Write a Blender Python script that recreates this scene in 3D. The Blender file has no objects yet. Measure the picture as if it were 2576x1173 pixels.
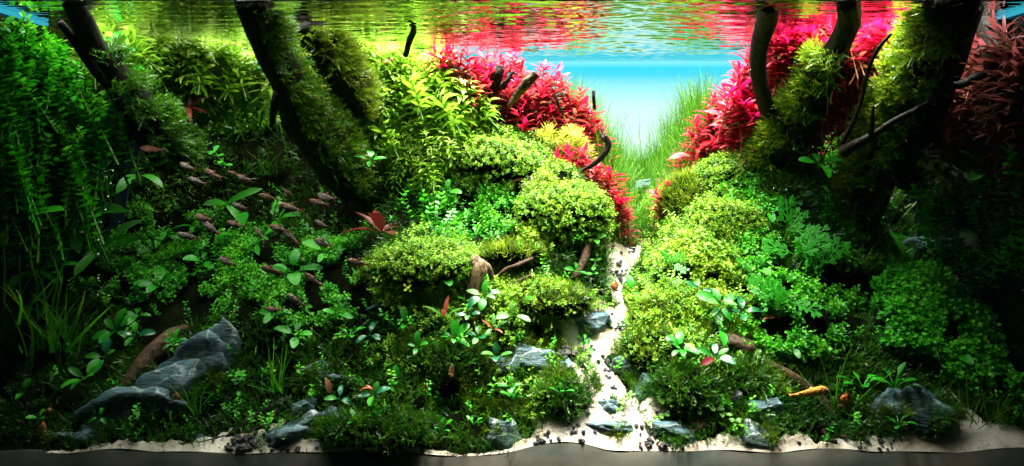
import bpy, bmesh, math, random
import numpy as np
from mathutils import Vector, Matrix, noise as mnoise
RS = random.Random(7)
NR = np.random.RandomState(11)
SC = bpy.context.scene
COL = SC.collection

# ------------------------------------------------------------------ camera
EYE = Vector((0.0, -0.90, 0.31)); FPX = 2025.0; CX = 1288.0; CY = 430.0   # the tank is seen through its front pane
cam_d = bpy.data.cameras.new("camera"); cam = bpy.data.objects.new("camera", cam_d); COL.objects.link(cam)
cam.location = EYE; cam.rotation_euler = (math.radians(90), 0, 0)
cam_d.sensor_width = 36; cam_d.lens = FPX / 2576 * 36; cam_d.shift_y = -(586.5 - CY) / 2576
cam_d.clip_start = 0.01; cam_d.clip_end = 50
SC.camera = cam
# ------------------------------------------------------------------ world, lamps, exposure
w = bpy.data.worlds.new("World"); SC.world = w; w.use_nodes = True
w.node_tree.nodes["Background"].inputs[0].default_value = (0.010, 0.016, 0.014, 1)
w.node_tree.nodes["Background"].inputs[1].default_value = 1.0
def area(name, loc, size, sy, power, col, spread, rot=(0, 0, 0)):
    d = bpy.data.lights.new(name, 'AREA'); d.shape = 'RECTANGLE'; d.size = size; d.size_y = sy
    d.energy = power; d.color = col; d.spread = math.radians(spread)
    o = bpy.data.objects.new(name, d); COL.objects.link(o); o.location = loc; o.rotation_euler = rot
    return o
area("tank_lamp", (0.08, 0.33, 0.80), 0.48, 0.14, 8.7, (1.0, 0.97, 0.84), 70)
area("tank_lamp_rear", (0.0, 0.37, 0.62), 1.17, 0.14, 9.8, (1.0, 0.98, 0.88), 130)
area("tank_lamp_front", (0.0, 0.09, 0.535), 1.18, 0.14, 5.0, (0.93, 1.0, 0.85), 150)
area("fill_light_centre_front", (0.11, 0.05, 0.70), 0.22, 0.08, 2.6, (1.0, 0.93, 0.80), 52)  # added fill for the foreground and path mouth, not a fixture of the tank
area("fill_light_right", (0.46, 0.12, 0.62), 0.18, 0.14, 2.3, (0.95, 1.0, 0.88), 75)  # added fill that brightens the lower right carpet
area("fill_light_left", (-0.48, 0.11, 0.60), 0.16, 0.12, 0.30, (0.95, 1.0, 0.88), 80)  # added fill to lift the left edge
SC.view_settings.view_transform = 'Standard'; SC.view_settings.look = 'None'
SC.view_settings.exposure = 0.0; SC.view_settings.gamma = 1.0
SC.cycles.use_denoising = True; SC.cycles.max_bounces = 7; SC.cycles.transparent_max_bounces = 12
SC.cycles.diffuse_bounces = 2; SC.cycles.sample_clamp_indirect = 4.0; SC.cycles.caustics_reflective = False

WATER = 0.50; HW = 0.60; DEPTH = 0.50
def W(px, py, Y):
    Y = max(0.003, min(Y, .588 * FPX / max(1, abs(px - CX)) - .9)) if abs(px - CX) > 850 else Y     # keep inside the side panes
    d = Y + 0.9
    return Vector(((px - CX) / FPX * d, Y, 0.31 - (py - CY) / FPX * d))
def proj(P):
    d = P[..., 1] + 0.9
    return CX + P[..., 0] / d * FPX, CY - (P[..., 2] - 0.31) / d * FPX

# ------------------------------------------------------------------ object helpers
def tag(o, label=None, cat=None, group=None, kind=None):
    if label: o['label'] = label
    if cat: o['category'] = cat
    if group: o['group'] = group
    if kind: o['kind'] = kind
    return o
def link(name, me, mat=None, parent=None, mtx=None):
    o = bpy.data.objects.new(name, me); COL.objects.link(o)
    if mat is not None and me is not None and not me.materials: me.materials.append(mat)
    if parent is not None: o.parent = parent
    if mtx is not None: o.matrix_basis = mtx
    return o
def empty(name, loc=(0, 0, 0)):
    o = bpy.data.objects.new(name, None); COL.objects.link(o); o.location = loc; o.empty_display_size = 0.01
    return o
def copy_tree(o, parent=None):
    c = o.copy(); COL.objects.link(c)
    if parent is not None: c.parent = parent
    for ch in KIDS.get(o.name, []): copy_tree(ch, c)
    return c
KIDS = {}
def kid(par, o):
    KIDS.setdefault(par.name, []).append(o); return o
def tri_mesh(name, V, F, tint=None, smooth=True):
    V = np.asarray(V, np.float32); F = np.asarray(F, np.int32); k = F.shape[1]
    me = bpy.data.meshes.new(name); me.vertices.add(len(V)); me.vertices.foreach_set("co", V.ravel())
    me.loops.add(F.size); me.loops.foreach_set("vertex_index", F.ravel())
    me.polygons.add(len(F)); me.polygons.foreach_set("loop_start", np.arange(0, F.size, k, dtype=np.int32))
    me.polygons.foreach_set("use_smooth", np.full(len(F), smooth, bool))
    if tint is not None:
        a = me.attributes.new("tint", 'FLOAT', 'POINT'); a.data.foreach_set("value", np.asarray(tint, np.float32))
    me.update(calc_edges=True); return me
def cat_parts(parts):     # [(V,F,T)] -> one
    Vs, Fs, Ts, n = [], [], [], 0
    for V, F, T in parts:
        Vs.append(V); Fs.append(F + n); Ts.append(T); n += len(V)
    return np.concatenate(Vs), np.concatenate(Fs), np.concatenate(Ts)
def merge(templates, idx, M, L, tadd=None):
    """templates [(V,F,T)], idx (K), M (K,3,3), L (K,3)"""
    out = []
    for t, (V, F, T) in enumerate(templates):
        s = np.where(idx == t)[0]
        if not len(s): continue
        P = np.einsum('kij,nj->kni', M[s], V) + L[s][:, None, :]
        FF = F[None] + (np.arange(len(s)) * len(V))[:, None, None]
        TT = np.tile(T, (len(s), 1))
        if tadd is not None: TT = TT + tadd[s][:, None]
        out.append((P.reshape(-1, 3), FF.reshape(-1, F.shape[1]), TT.ravel()))
    V, F, T = cat_parts(out); V[:, 0] = np.clip(V[:, 0], -.5985, .5985); V[:, 1] = np.clip(V[:, 1], 0, .4985); V[:, 2] = np.minimum(V[:, 2], .4935)
    return V, F, T
def frames(N, scale, rs=NR, sx=None):
    """basis with z along N, random spin"""
    N = N / np.linalg.norm(N, axis=1, keepdims=True)
    a = rs.rand(len(N)) * 2 * np.pi
    R = np.stack([np.cos(a), np.sin(a), 0.31 * np.sin(a * 3)], 1)
    X = np.cross(R, N); X /= np.linalg.norm(X, axis=1, keepdims=True) + 1e-9
    Yv = np.cross(N, X)
    return np.stack([X, Yv, N], 2) * scale[:, None, None]

# ------------------------------------------------------------------ materials
def new_mat(name):
    m = bpy.data.materials.new(name); m.use_nodes = True; nt = m.node_tree
    for n in list(nt.nodes): nt.nodes.remove(n)
    return m, nt, nt.nodes, nt.links
def N_(nodes, t, **kw):
    n = nodes.new(t)
    for k, v in kw.items(): setattr(n, k, v)
    return n
def leaf_mat(name, cols, transl=0.35, rough=0.45, spec=0.3, bump=0.0):
    """cols: colour ramp over leaf-to-leaf variation; 'tint' (age along the stem) adds to it"""
    m, nt, nd, lk = new_mat(name)
    out = N_(nd, 'ShaderNodeOutputMaterial'); geo = N_(nd, 'ShaderNodeNewGeometry'); oi = N_(nd, 'ShaderNodeObjectInfo')
    at = N_(nd, 'ShaderNodeAttribute', attribute_name='tint')
    a = N_(nd, 'ShaderNodeMath', operation='ADD'); lk.new(geo.outputs['Random Per Island'], a.inputs[0]); lk.new(oi.outputs['Random'], a.inputs[1])
    fr = N_(nd, 'ShaderNodeMath', operation='FRACT'); lk.new(a.outputs[0], fr.inputs[0])
    mu = N_(nd, 'ShaderNodeMath', operation='MULTIPLY_ADD'); lk.new(fr.outputs[0], mu.inputs[0]); mu.inputs[1].default_value = 0.5
    lk.new(at.outputs['Fac'], mu.inputs[2])
    rp = N_(nd, 'ShaderNodeValToRGB'); lk.new(mu.outputs[0], rp.inputs[0])
    el = rp.color_ramp.elements
    for i, c in enumerate(cols):
        p = i / max(1, len(cols) - 1)
        e = el[i] if i < 2 else el.new(p)
        e.position = p; e.color = (*c, 1)
    tc = N_(nd, 'ShaderNodeTexCoord'); nz = N_(nd, 'ShaderNodeTexNoise'); nz.inputs['Scale'].default_value = 160; lk.new(tc.outputs['Object'], nz.inputs['Vector'])
    mx = N_(nd, 'ShaderNodeMix', data_type='RGBA', blend_type='MULTIPLY'); mx.inputs[0].default_value = 0.5
    lk.new(rp.outputs[0], mx.inputs[6])
    nr = N_(nd, 'ShaderNodeMapRange'); lk.new(nz.outputs[0], nr.inputs[0]); nr.inputs[1].default_value = 0.3; nr.inputs[2].default_value = 0.7; nr.inputs[3].default_value = 0.45; nr.inputs[4].default_value = 1.25
    lk.new(nr.outputs[0], mx.inputs[7])
    b = N_(nd, 'ShaderNodeBsdfPrincipled'); lk.new(mx.outputs[2], b.inputs['Base Color']); b.inputs['Roughness'].default_value = rough
    b.inputs['Specular IOR Level'].default_value = spec
    t = N_(nd, 'ShaderNodeBsdfTranslucent'); lk.new(mx.outputs[2], t.inputs[0])
    ms = N_(nd, 'ShaderNodeMixShader'); ms.inputs[0].default_value = transl
    lk.new(b.outputs[0], ms.inputs[1]); lk.new(t.outputs[0], ms.inputs[2]); lk.new(ms.outputs[0], out.inputs[0])
    return m
def solid_mat(name, c1, c2, scale=20, rough=0.7, spec=0.4, bump=0.0, bscale=60, stretch=(1, 1, 1), detail=6, metallic=0, c3=None):
    m, nt, nd, lk = new_mat(name)
    out = N_(nd, 'ShaderNodeOutputMaterial'); b = N_(nd, 'ShaderNodeBsdfPrincipled'); lk.new(b.outputs[0], out.inputs[0])
    tc = N_(nd, 'ShaderNodeTexCoord'); mp = N_(nd, 'ShaderNodeMapping'); mp.inputs['Scale'].default_value = stretch
    lk.new(tc.outputs['Object'], mp.inputs[0])
    nz = N_(nd, 'ShaderNodeTexNoise'); nz.inputs['Scale'].default_value = scale; nz.inputs['Detail'].default_value = detail; lk.new(mp.outputs[0], nz.inputs['Vector'])
    rp = N_(nd, 'ShaderNodeValToRGB'); lk.new(nz.outputs[0], rp.inputs[0]); e = rp.color_ramp.elements
    e[0].position = 0.34; e[0].color = (*c1, 1); e[1].position = 0.66; e[1].color = (*c2, 1)
    if c3: x = e.new(0.78); x.color = (*c3, 1)
    lk.new(rp.outputs[0], b.inputs['Base Color']); b.inputs['Roughness'].default_value = rough; b.inputs['Specular IOR Level'].default_value = spec; b.inputs['Metallic'].default_value = metallic
    if bump:
        n2 = N_(nd, 'ShaderNodeTexNoise'); n2.inputs['Scale'].default_value = bscale; n2.inputs['Detail'].default_value = 8; lk.new(mp.outputs[0], n2.inputs['Vector'])
        bp = N_(nd, 'ShaderNodeBump'); bp.inputs['Strength'].default_value = 1.0; bp.inputs['Distance'].default_value = bump
        lk.new(n2.outputs[0], bp.inputs['Height']); lk.new(bp.outputs[0], b.inputs['Normal'])
    return m
def rock_mat(name, c1, c2, vein=0.7, vpos=0.03, vscale=9):
    m, nt, nd, lk = new_mat(name)
    out = N_(nd, 'ShaderNodeOutputMaterial'); b = N_(nd, 'ShaderNodeBsdfPrincipled'); lk.new(b.outputs[0], out.inputs[0])
    tc = N_(nd, 'ShaderNodeTexCoord'); mp = N_(nd, 'ShaderNodeMapping'); mp.inputs['Scale'].default_value = (45, 45, 210); mp.inputs['Rotation'].default_value = (0.2, 0.35, 0)
    lk.new(tc.outputs['Object'], mp.inputs[0])
    nz = N_(nd, 'ShaderNodeTexNoise'); nz.inputs['Scale'].default_value = 1.3; nz.inputs['Detail'].default_value = 9; nz.inputs['Roughness'].default_value = 0.7; lk.new(mp.outputs[0], nz.inputs['Vector'])
    rp = N_(nd, 'ShaderNodeValToRGB'); lk.new(nz.outputs[0], rp.inputs[0]); e = rp.color_ramp.elements
    e[0].position = 0.35; e[0].color = (*c1, 1); e[1].position = 0.7; e[1].color = (*c2, 1)
    wn = N_(nd, 'ShaderNodeTexNoise'); wn.inputs['Scale'].default_value = vscale; wn.inputs['Detail'].default_value = 3; lk.new(tc.outputs['Object'], wn.inputs['Vector'])
    s = N_(nd, 'ShaderNodeMath', operation='SUBTRACT'); lk.new(wn.outputs[0], s.inputs[0]); s.inputs[1].default_value = 0.5
    ab = N_(nd, 'ShaderNodeMath', operation='ABSOLUTE'); lk.new(s.outputs[0], ab.inputs[0])
    lt = N_(nd, 'ShaderNodeMapRange'); lk.new(ab.outputs[0], lt.inputs[0]); lt.inputs[1].default_value = 0.0; lt.inputs[2].default_value = vpos; lt.inputs[3].default_value = vein; lt.inputs[4].default_value = 0
    mx = N_(nd, 'ShaderNodeMix', data_type='RGBA'); lk.new(lt.outputs[0], mx.inputs[0]); lk.new(rp.outputs[0], mx.inputs[6]); mx.inputs[7].default_value = (0.5, 0.6, 0.6, 1)
    lk.new(mx.outputs[2], b.inputs['Base Color']); b.inputs['Roughness'].default_value = 0.45
    bp = N_(nd, 'ShaderNodeBump'); bp.inputs['Strength'].default_value = 1.0; bp.inputs['Distance'].default_value = 0.004
    lk.new(nz.outputs[0], bp.inputs['Height']); lk.new(bp.outputs[0], b.inputs['Normal'])
    return m
M = {}
M['moss'] = leaf_mat('moss_green', [(0.004, 0.03, 0.002), (0.02, 0.14, 0.004), (0.13, 0.34, 0.010)], 0.3, 0.3, 0.6)
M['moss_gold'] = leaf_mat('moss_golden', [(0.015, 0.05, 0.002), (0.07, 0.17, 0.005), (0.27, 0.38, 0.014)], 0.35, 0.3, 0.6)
M['carpet'] = leaf_mat('carpet_leaf', [(0.04, 0.18, 0.005), (0.13, 0.34, 0.010), (0.36, 0.54, 0.03)], 0.3, 0.42, 0.3)
M['carpet_dark'] = leaf_mat('carpet_leaf_green', [(0.010, 0.14, 0.003), (0.03, 0.32, 0.006), (0.13, 0.50, 0.010)], 0.35, 0.45, 0.3)
M['carpet_bright'] = leaf_mat('carpet_leaf_bright_green', [(0.02, 0.26, 0.006), (0.05, 0.46, 0.012), (0.16, 0.66, 0.03)], 0.4, 0.4, 0.3)
M['moss_lit'] = leaf_mat('moss_yellow_green_lit', [(0.03, 0.09, 0.003), (0.14, 0.27, 0.007), (0.46, 0.58, 0.03)], 0.4, 0.3, 0.5)  # brighter moss copy; light on the trunk moss is put into its colour
M['lime'] = leaf_mat('lime_leaf', [(0.12, 0.34, 0.015), (0.34, 0.60, 0.04), (0.70, 0.84, 0.20)], 0.42, 0.45, 0.3)
M['yellow'] = leaf_mat('yellow_leaf', [(0.25, 0.35, 0.02), (0.5, 0.55, 0.05), (0.7, 0.7, 0.12)], 0.4)
M['red'] = leaf_mat('red_leaf', [(0.17, 0.09, 0.03), (0.34, 0.03, 0.04), (0.56, 0.005, 0.035), (0.82, 0.010, 0.11)], 0.45, 0.42, 0.3)
M['pink'] = leaf_mat('pink_leaf', [(0.24, 0.10, 0.035), (0.50, 0.015, 0.045), (0.76, 0.006, 0.08), (0.92, 0.015, 0.34)], 0.45, 0.42, 0.3)
M['mauve'] = leaf_mat('mauve_leaf', [(0.08, 0.05, 0.012), (0.20, 0.04, 0.04), (0.34, 0.08, 0.09)], 0.4, 0.45, 0.3)
M['maroon'] = leaf_mat('maroon_leaf', [(0.05, 0.010, 0.006), (0.12, 0.004, 0.008), (0.22, 0.02, 0.018)], 0.3, 0.45, 0.3)
M['deep'] = leaf_mat('deep_green_leaf', [(0.012, 0.18, 0.004), (0.04, 0.38, 0.008), (0.18, 0.58, 0.02)], 0.35, 0.45, 0.3)
M['broad'] = leaf_mat('broad_leaf', [(0.006, 0.13, 0.004), (0.015, 0.28, 0.006), (0.08, 0.45, 0.012)], 0.3, 0.42, 0.3)
M['broad_pale'] = leaf_mat('pale_broad_leaf', [(0.04, 0.20, 0.02), (0.09, 0.32, 0.05), (0.2, 0.42, 0.10)], 0.3, 0.42, 0.3)
M['broad_blue'] = leaf_mat('bluish_broad_leaf', [(0.01, 0.10, 0.03), (0.015, 0.16, 0.06), (0.06, 0.26, 0.14)], 0.15, 0.25, 0.6)
M['fern'] = leaf_mat('fern_leaf', [(0.01, 0.22, 0.005), (0.03, 0.38, 0.008), (0.12, 0.55, 0.015)], 0.35)
M['grass'] = leaf_mat('grass_blade', [(0.02, 0.12, 0.006), (0.06, 0.24, 0.010), (0.18, 0.38, 0.02)], 0.35, 0.45, 0.3)
M['grass_front'] = leaf_mat('front_grass_blade', [(0.02, 0.22, 0.01), (0.08, 0.42, 0.015), (0.3, 0.6, 0.04)], 0.35, 0.45, 0.3)
M['brown_leaf'] = leaf_mat('brown_dead_leaf', [(0.14, 0.06, 0.02), (0.3, 0.15, 0.06), (0.5, 0.3, 0.15)], 0.25)
M['copper'] = leaf_mat('copper_leaf', [(0.3, 0.05, 0.02), (0.45, 0.1, 0.05), (0.6, 0.3, 0.2)], 0.2)
M['stem'] = solid_mat('stem_green', (0.02, 0.10, 0.006), (0.06, 0.18, 0.012), 80)
M['stem_red'] = solid_mat('stem_reddish', (0.25, 0.08, 0.04), (0.4, 0.15, 0.06), 80)
M['wood'] = solid_mat('dark_wood', (0.003, 0.0025, 0.002), (0.014, 0.010, 0.007), 24, 0.6, 0.15, 0.004, 50, (3, 3, 0.5))
M['wood_brown'] = solid_mat('brown_wood', (0.02, 0.011, 0.006), (0.09, 0.05, 0.025), 55, 0.7, 0.2, 0.004, 110, (1, 1, 1))
M['wood_pale'] = solid_mat('pale_wood', (0.04, 0.024, 0.011), (0.22, 0.15, 0.075), 40, 0.7, 0.3, 0.004, 80, (4, 4, 0.4))
M['rock'] = rock_mat('slate_rock', (0.008, 0.035, 0.045), (0.075, 0.18, 0.215), 0.5, 0.012, 14)
M['rock_vein'] = rock_mat('veined_rock', (0.005, 0.025, 0.032), (0.055, 0.14, 0.17), 0.8, 0.014, 16)
M['rock_white'] = rock_mat('white_streaked_rock', (0.02, 0.05, 0.065), (0.20, 0.30, 0.33), 0.95, 0.035, 26)
M['pebble'] = solid_mat('black_pebble', (0.012, 0.012, 0.020), (0.07, 0.07, 0.10), 60, 0.5, 0.5, 0.001, 200)
M['pebble_brown'] = solid_mat('brown_pebble', (0.05, 0.02, 0.015), (0.15, 0.07, 0.05), 60, 0.6)
M['soil'] = solid_mat('soil', (0.002, 0.003, 0.001), (0.006, 0.008, 0.003), 40, 0.95, 0.0, 0.003, 120)

# ------------------------------------------------------------------ the ground: height field through surveyed points
CP = [  # (px, py, Y)
 (100,1085,.02),(300,1080,.02),(500,1090,.02),(700,1105,.015),(100,950,.07),(300,960,.07),(500,960,.07),
 (100,850,.12),(300,850,.12),(500,840,.12),(700,900,.09),(700,1000,.05),(100,750,.17),(300,750,.17),(500,750,.17),(700,760,.15),
 (100,650,.23),(300,640,.23),(500,650,.22),(700,650,.21),(850,620,.20),(100,520,.34),(400,520,.34),(700,530,.33),(900,500,.32),
 (100,300,.46),(400,250,.46),(700,240,.46),(560,250,.47),(850,250,.47),(640,300,.44),(100,400,.40),(400,360,.40),(700,360,.40),
 (850,700,.15),(850,900,.09),(850,1040,.04),(900,1105,.015),(1000,1105,.01),(1100,1000,.05),(1100,880,.09),(1100,800,.115),
 (1050,625,.17),(1180,645,.165),(930,685,.15),(1050,700,.13),(1000,755,.11),(1290,640,.18),(1300,700,.135),(1350,745,.12),(1350,850,.10),
 (1300,960,.06),(1250,1070,.03),(1400,1060,.02),(1450,990,.045),(1430,490,.26),(1350,570,.20),(1480,550,.22),(1530,610,.24),(1430,630,.17),
 (1250,385,.33),(1200,430,.29),(1380,450,.28),(1150,470,.27),(1100,570,.23),(1220,575,.22),
 (1000,300,.40),(1150,300,.38),(1100,400,.32),(950,400,.34),(1300,290,.42),(1400,310,.43),(1450,390,.38),(1520,500,.31),
 (1500,1120,.0),(1530,1000,.05),(1530,930,.08),(1450,890,.11),(1560,800,.17),(1545,740,.22),(1600,660,.28),(1620,620,.31),
 (1610,550,.36),(1600,480,.42),(1620,410,.49),(1560,560,.34),(1500,700,.17),(1470,800,.13),
 (1800,300,.42),(1760,400,.38),(1900,330,.39),(2000,300,.39),(2200,270,.41),(2400,300,.42),
 (1700,490,.31),(1800,440,.31),(1725,560,.24),(1665,620,.26),(1850,530,.24),(1950,430,.28),(1680,700,.18),(1640,750,.17),(1800,700,.155),
 (1640,850,.12),(1600,850,.125),(1750,900,.08),(1700,1000,.05),(1800,1080,.02),(1900,650,.175),(1950,800,.11),(1950,950,.06),(2000,1105,.01),
 (2100,600,.21),(2100,800,.12),(2150,950,.06),(2200,1090,.02),(2300,700,.17),(2300,850,.11),(2400,600,.24),(2400,1000,.05),(2400,1105,.012),
 (2550,700,.18),(2550,850,.10),(2550,1000,.05),(2560,1090,.015),(2200,450,.32),(2400,450,.34),(2550,450,.35),(2550,350,.45)]
cp = np.array([v for v in ([(c[0] - CX) / FPX * (c[2] + .9), c[2], .31 - (c[1] - CY) / FPX * (c[2] + .9)] for c in CP) if abs(v[0]) < .6] + [[sx_, y_, z_] for sx_ in (-.6, .6, -.54, .54) for y_, z_ in ((.05,.035),(.1,.07),(.15,.11),(.2,.145),(.27,.19),(.35,.26),(.42,.34),(.49,.41))] + [[x, 0.0, -0.0115] for x in np.linspace(-.6, .6, 13)] + [[x, -0.02, -0.0155] for x in np.linspace(-.6, .6, 7)])
def _phi(r2): return np.where(r2 > 1e-12, r2 * np.log(r2 + 1e-12), 0)
def _tps(c, lam):
    n = len(c); D = ((c[:, None, :2] - c[None, :, :2]) ** 2).sum(2)
    A = np.zeros((n + 3, n + 3)); A[:n, :n] = _phi(D) + lam * np.eye(n); A[:n, n] = 1; A[:n, n + 1:] = c[:, :2]; A[n, :n] = 1; A[n + 1:, :n] = c[:, :2].T
    return np.linalg.solve(A, np.concatenate([c[:, 2], [0, 0, 0]]))
_sol = _tps(cp, 0.002)
GX = np.linspace(-0.6019, 0.6019, 400); GY = np.linspace(0.0, 0.497, 170)
gx, gy = np.meshgrid(GX, GY); q = np.stack([gx.ravel(), gy.ravel()], 1)
gz = np.zeros(len(q))
for s in range(0, len(q), 8000):
    D = ((q[s:s + 8000, None] - cp[None, :, :2]) ** 2).sum(2); gz[s:s + 8000] = _phi(D) @ _sol[:-3] + _sol[-3] + q[s:s + 8000] @ _sol[-2:]
gz = gz.reshape(gx.shape)
lump = np.array([mnoise.noise(Vector((x * 28, y * 28, 3.1))) for x, y in q]).reshape(gx.shape)
lump2 = np.array([mnoise.noise(Vector((x * 13, y * 13, 8.1))) for x, y in q]).reshape(gx.shape)
DOME = [(1060,665,.145,.066,.034,.020),(1430,535,.22,.058,.042,.026),(1270,400,.31,.07,.04,.018),(1290,640,.18,.035,.02,.012),(1660,790,.13,.032,.03,.014),(1620,870,.10,.022,.026,.016),(1730,950,.06,.05,.03,.018),(980,1080,.03,.05,.026,.018),
 (1430,1010,.055,.028,.03,.018),(1120,900,.08,.05,.03,.014),(850,900,.08,.03,.03,.012),(1380,760,.12,.04,.02,.012),(1750,640,.18,.05,.03,.018),(2000,850,.1,.04,.03,.02),(2400,780,.13,.06,.04,.02),(650,800,.12,.05,.03,.02),(300,720,.17,.06,.03,.02),(1250,820,.1,.03,.02,.012),(1150,540,.23,.05,.03,-.02),(500,470,.33,.14,.07,-.04),(1270,690,.15,.05,.015,-.014),(850,560,.24,.05,.04,-.02),(2150,720,.15,.05,.03,-.016),(1950,900,.09,.04,.02,-.01)]
for dx, dy, dY, rx, ry, hh in DOME:
    c = W(dx, dy, dY); rr = ((gx - c.x) / rx) ** 2 + ((gy - dY) / ry) ** 2; gz = gz + 1.6 * hh * np.clip(1 - rr ** 1.8, 0, 1) ** .6
gz = gz + (lump * 0.007 + lump2 * .011) * np.clip(gy / 0.06, 0, 1) * (1 - .9 * np.exp(-((gx - .12) / .07) ** 2 * (gy < .33)) * (gy < .33))
gz = np.clip(gz, -0.013, 0.445)
def H(x, y):
    x = np.atleast_1d(x); y = np.atleast_1d(y)
    fx = np.clip((x - GX[0]) / (GX[1] - GX[0]), 0, len(GX) - 1.001); fy = np.clip((y - GY[0]) / (GY[1] - GY[0]), 0, len(GY) - 1.001)
    i = fx.astype(int); j = fy.astype(int); u = fx - i; v = fy - j
    return (gz[j, i] * (1 - u) + gz[j, i + 1] * u) * (1 - v) + (gz[j + 1, i] * (1 - u) + gz[j + 1, i + 1] * u) * v
gdy, gdx = np.gradient(gz, GY, GX)
def HN(x, y):
    i = np.clip(((x - GX[0]) / (GX[1] - GX[0])).astype(int), 0, len(GX) - 1); j = np.clip(((y - GY[0]) / (GY[1] - GY[0])).astype(int), 0, len(GY) - 1)
    n = np.stack([-gdx[j, i], -gdy[j, i], np.ones(len(x))], 1); return n / np.linalg.norm(n, axis=1, keepdims=True)
def gY(px, py):
    Ys = np.linspace(0, .49, 250); d = Ys + .9; x = (px - CX) / FPX * d; z = .31 - (py - CY) / FPX * d; h = np.where(z <= H(x, Ys))[0]
    return float(Ys[h[0]]) if len(h) else .45
def grid_faces(nx, ny):
    a = np.arange(nx * ny).reshape(ny, nx)
    return np.stack([a[:-1, :-1], a[:-1, 1:], a[1:, 1:], a[1:, :-1]], 2).reshape(-1, 4)
gv = np.stack([gx, gy, gz], 2).reshape(-1, 3); gf = grid_faces(len(GX), len(GY))
link('ground', tri_mesh('ground', gv, gf), M['soil'])['kind'] = 'structure'

# sand: a strip along the front pane and the winding path
PATH = np.array([(1500,1125,.0,.064),(1520,1065,.022,.038),(1552,1015,.042,.021),(1538,960,.065,.013),(1500,925,.085,.012),(1462,895,.105,.026),(1515,870,.125,.026),(1560,835,.15,.015),
                 (1572,800,.17,.010),(1545,770,.20,.011),(1545,730,.225,.012),(1572,690,.26,.015),(1598,655,.285,.012),(1618,622,.31,.009)])
pc = np.array([list(W(*p[:3])) for p in PATH]); pw = PATH[:, 3]
def path_dist(x, y):
    best = np.full(x.shape, 9.0)
    for k in range(len(pc) - 1):
        a, b = pc[k, :2], pc[k + 1, :2]; ab = b - a; t = np.clip(((x - a[0]) * ab[0] + (y - a[1]) * ab[1]) / (ab @ ab), 0, 1)
        d = np.hypot(x - a[0] - t * ab[0], y - a[1] - t * ab[1]) / (pw[k] * (1 - t) + pw[k + 1] * t); best = np.minimum(best, d)
    return best
fw_x = np.array([-.6,-.54,-.5,-.40,-.33,-.26,-.20,-.13,-.11,-.06,-.03,.03,.06,.16,.20,.27,.30,.40,.47,.52,.6])
fw_w = np.array([.0,.002,.006,.010,.022,.024,.012,.006,.012,.004,.004,.014,.05,.05,.014,.012,.012,.012,.020,.036,.012])
def sand_mask(x, y):      # >0 inside
    n = np.array([mnoise.noise(Vector((a * 45, b * 45, 0))) + .6 * mnoise.noise(Vector((a * 130, b * 130, 0))) for a, b in zip(x.ravel(), y.ravel())]).reshape(x.shape)
    m1 = 1 - path_dist(x, y) * (1 + 0.35 * n)
    m2 = (np.interp(x, fw_x, fw_w) * (1 + 0.5 * n) - y) / 0.02
    return np.maximum(m1, m2)
sx, sy = np.meshgrid(np.linspace(-.598, .598, 500), np.linspace(0.0, 0.33, 170)); sm = sand_mask(sx, sy)
szz = H(sx.ravel(), sy.ravel()).reshape(sx.shape) + np.clip(sm, -.4, .25) * 0.014
sf = grid_faces(500, 170); keep = (sm.ravel()[sf] > -0.25).any(1); sf = sf[keep]; used = np.unique(sf); rm = np.zeros(sx.size, int); rm[used] = np.arange(len(used))
def sand_material(name, cols):
    m, nt, nd, lk = new_mat(name); out = N_(nd, 'ShaderNodeOutputMaterial'); b = N_(nd, 'ShaderNodeBsdfPrincipled'); lk.new(b.outputs[0], out.inputs[0])
    tc = N_(nd, 'ShaderNodeTexCoord'); v = N_(nd, 'ShaderNodeTexVoronoi'); v.inputs['Scale'].default_value = 900; lk.new(tc.outputs['Object'], v.inputs['Vector'])
    n = N_(nd, 'ShaderNodeTexNoise'); n.inputs['Scale'].default_value = 22; n.inputs['Detail'].default_value = 8; lk.new(tc.outputs['Object'], n.inputs['Vector'])
    r = N_(nd, 'ShaderNodeValToRGB'); lk.new(n.outputs[0], r.inputs[0]); e = r.color_ramp.elements; e[0].position = .32; e[0].color = (*cols[0], 1); e[1].position = .6; e[1].color = (*cols[1], 1)
    r2 = N_(nd, 'ShaderNodeMapRange'); lk.new(v.outputs['Color'], r2.inputs[0]); r2.inputs[3].default_value = .7; r2.inputs[4].default_value = 1.08
    mx = N_(nd, 'ShaderNodeMix', data_type='RGBA', blend_type='MULTIPLY'); mx.inputs[0].default_value = 1; lk.new(r.outputs[0], mx.inputs[6]); lk.new(r2.outputs[0], mx.inputs[7])
    lk.new(mx.outputs[2], b.inputs['Base Color']); b.inputs['Roughness'].default_value = .8
    bp = N_(nd, 'ShaderNodeBump'); bp.inputs['Strength'].default_value = .8; bp.inputs['Distance'].default_value = .00035; lk.new(v.outputs['Distance'], bp.inputs['Height']); lk.new(bp.outputs[0], b.inputs['Normal'])
    return m
M['sand'] = sand_material('pale_sand', [(.36, .27, .18), (.76, .69, .59)])
link('sand_path', tri_mesh('sand', np.stack([sx, sy, szz], 2).reshape(-1, 3)[used], rm[sf]), M['sand'])['kind'] = 'structure'

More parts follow.
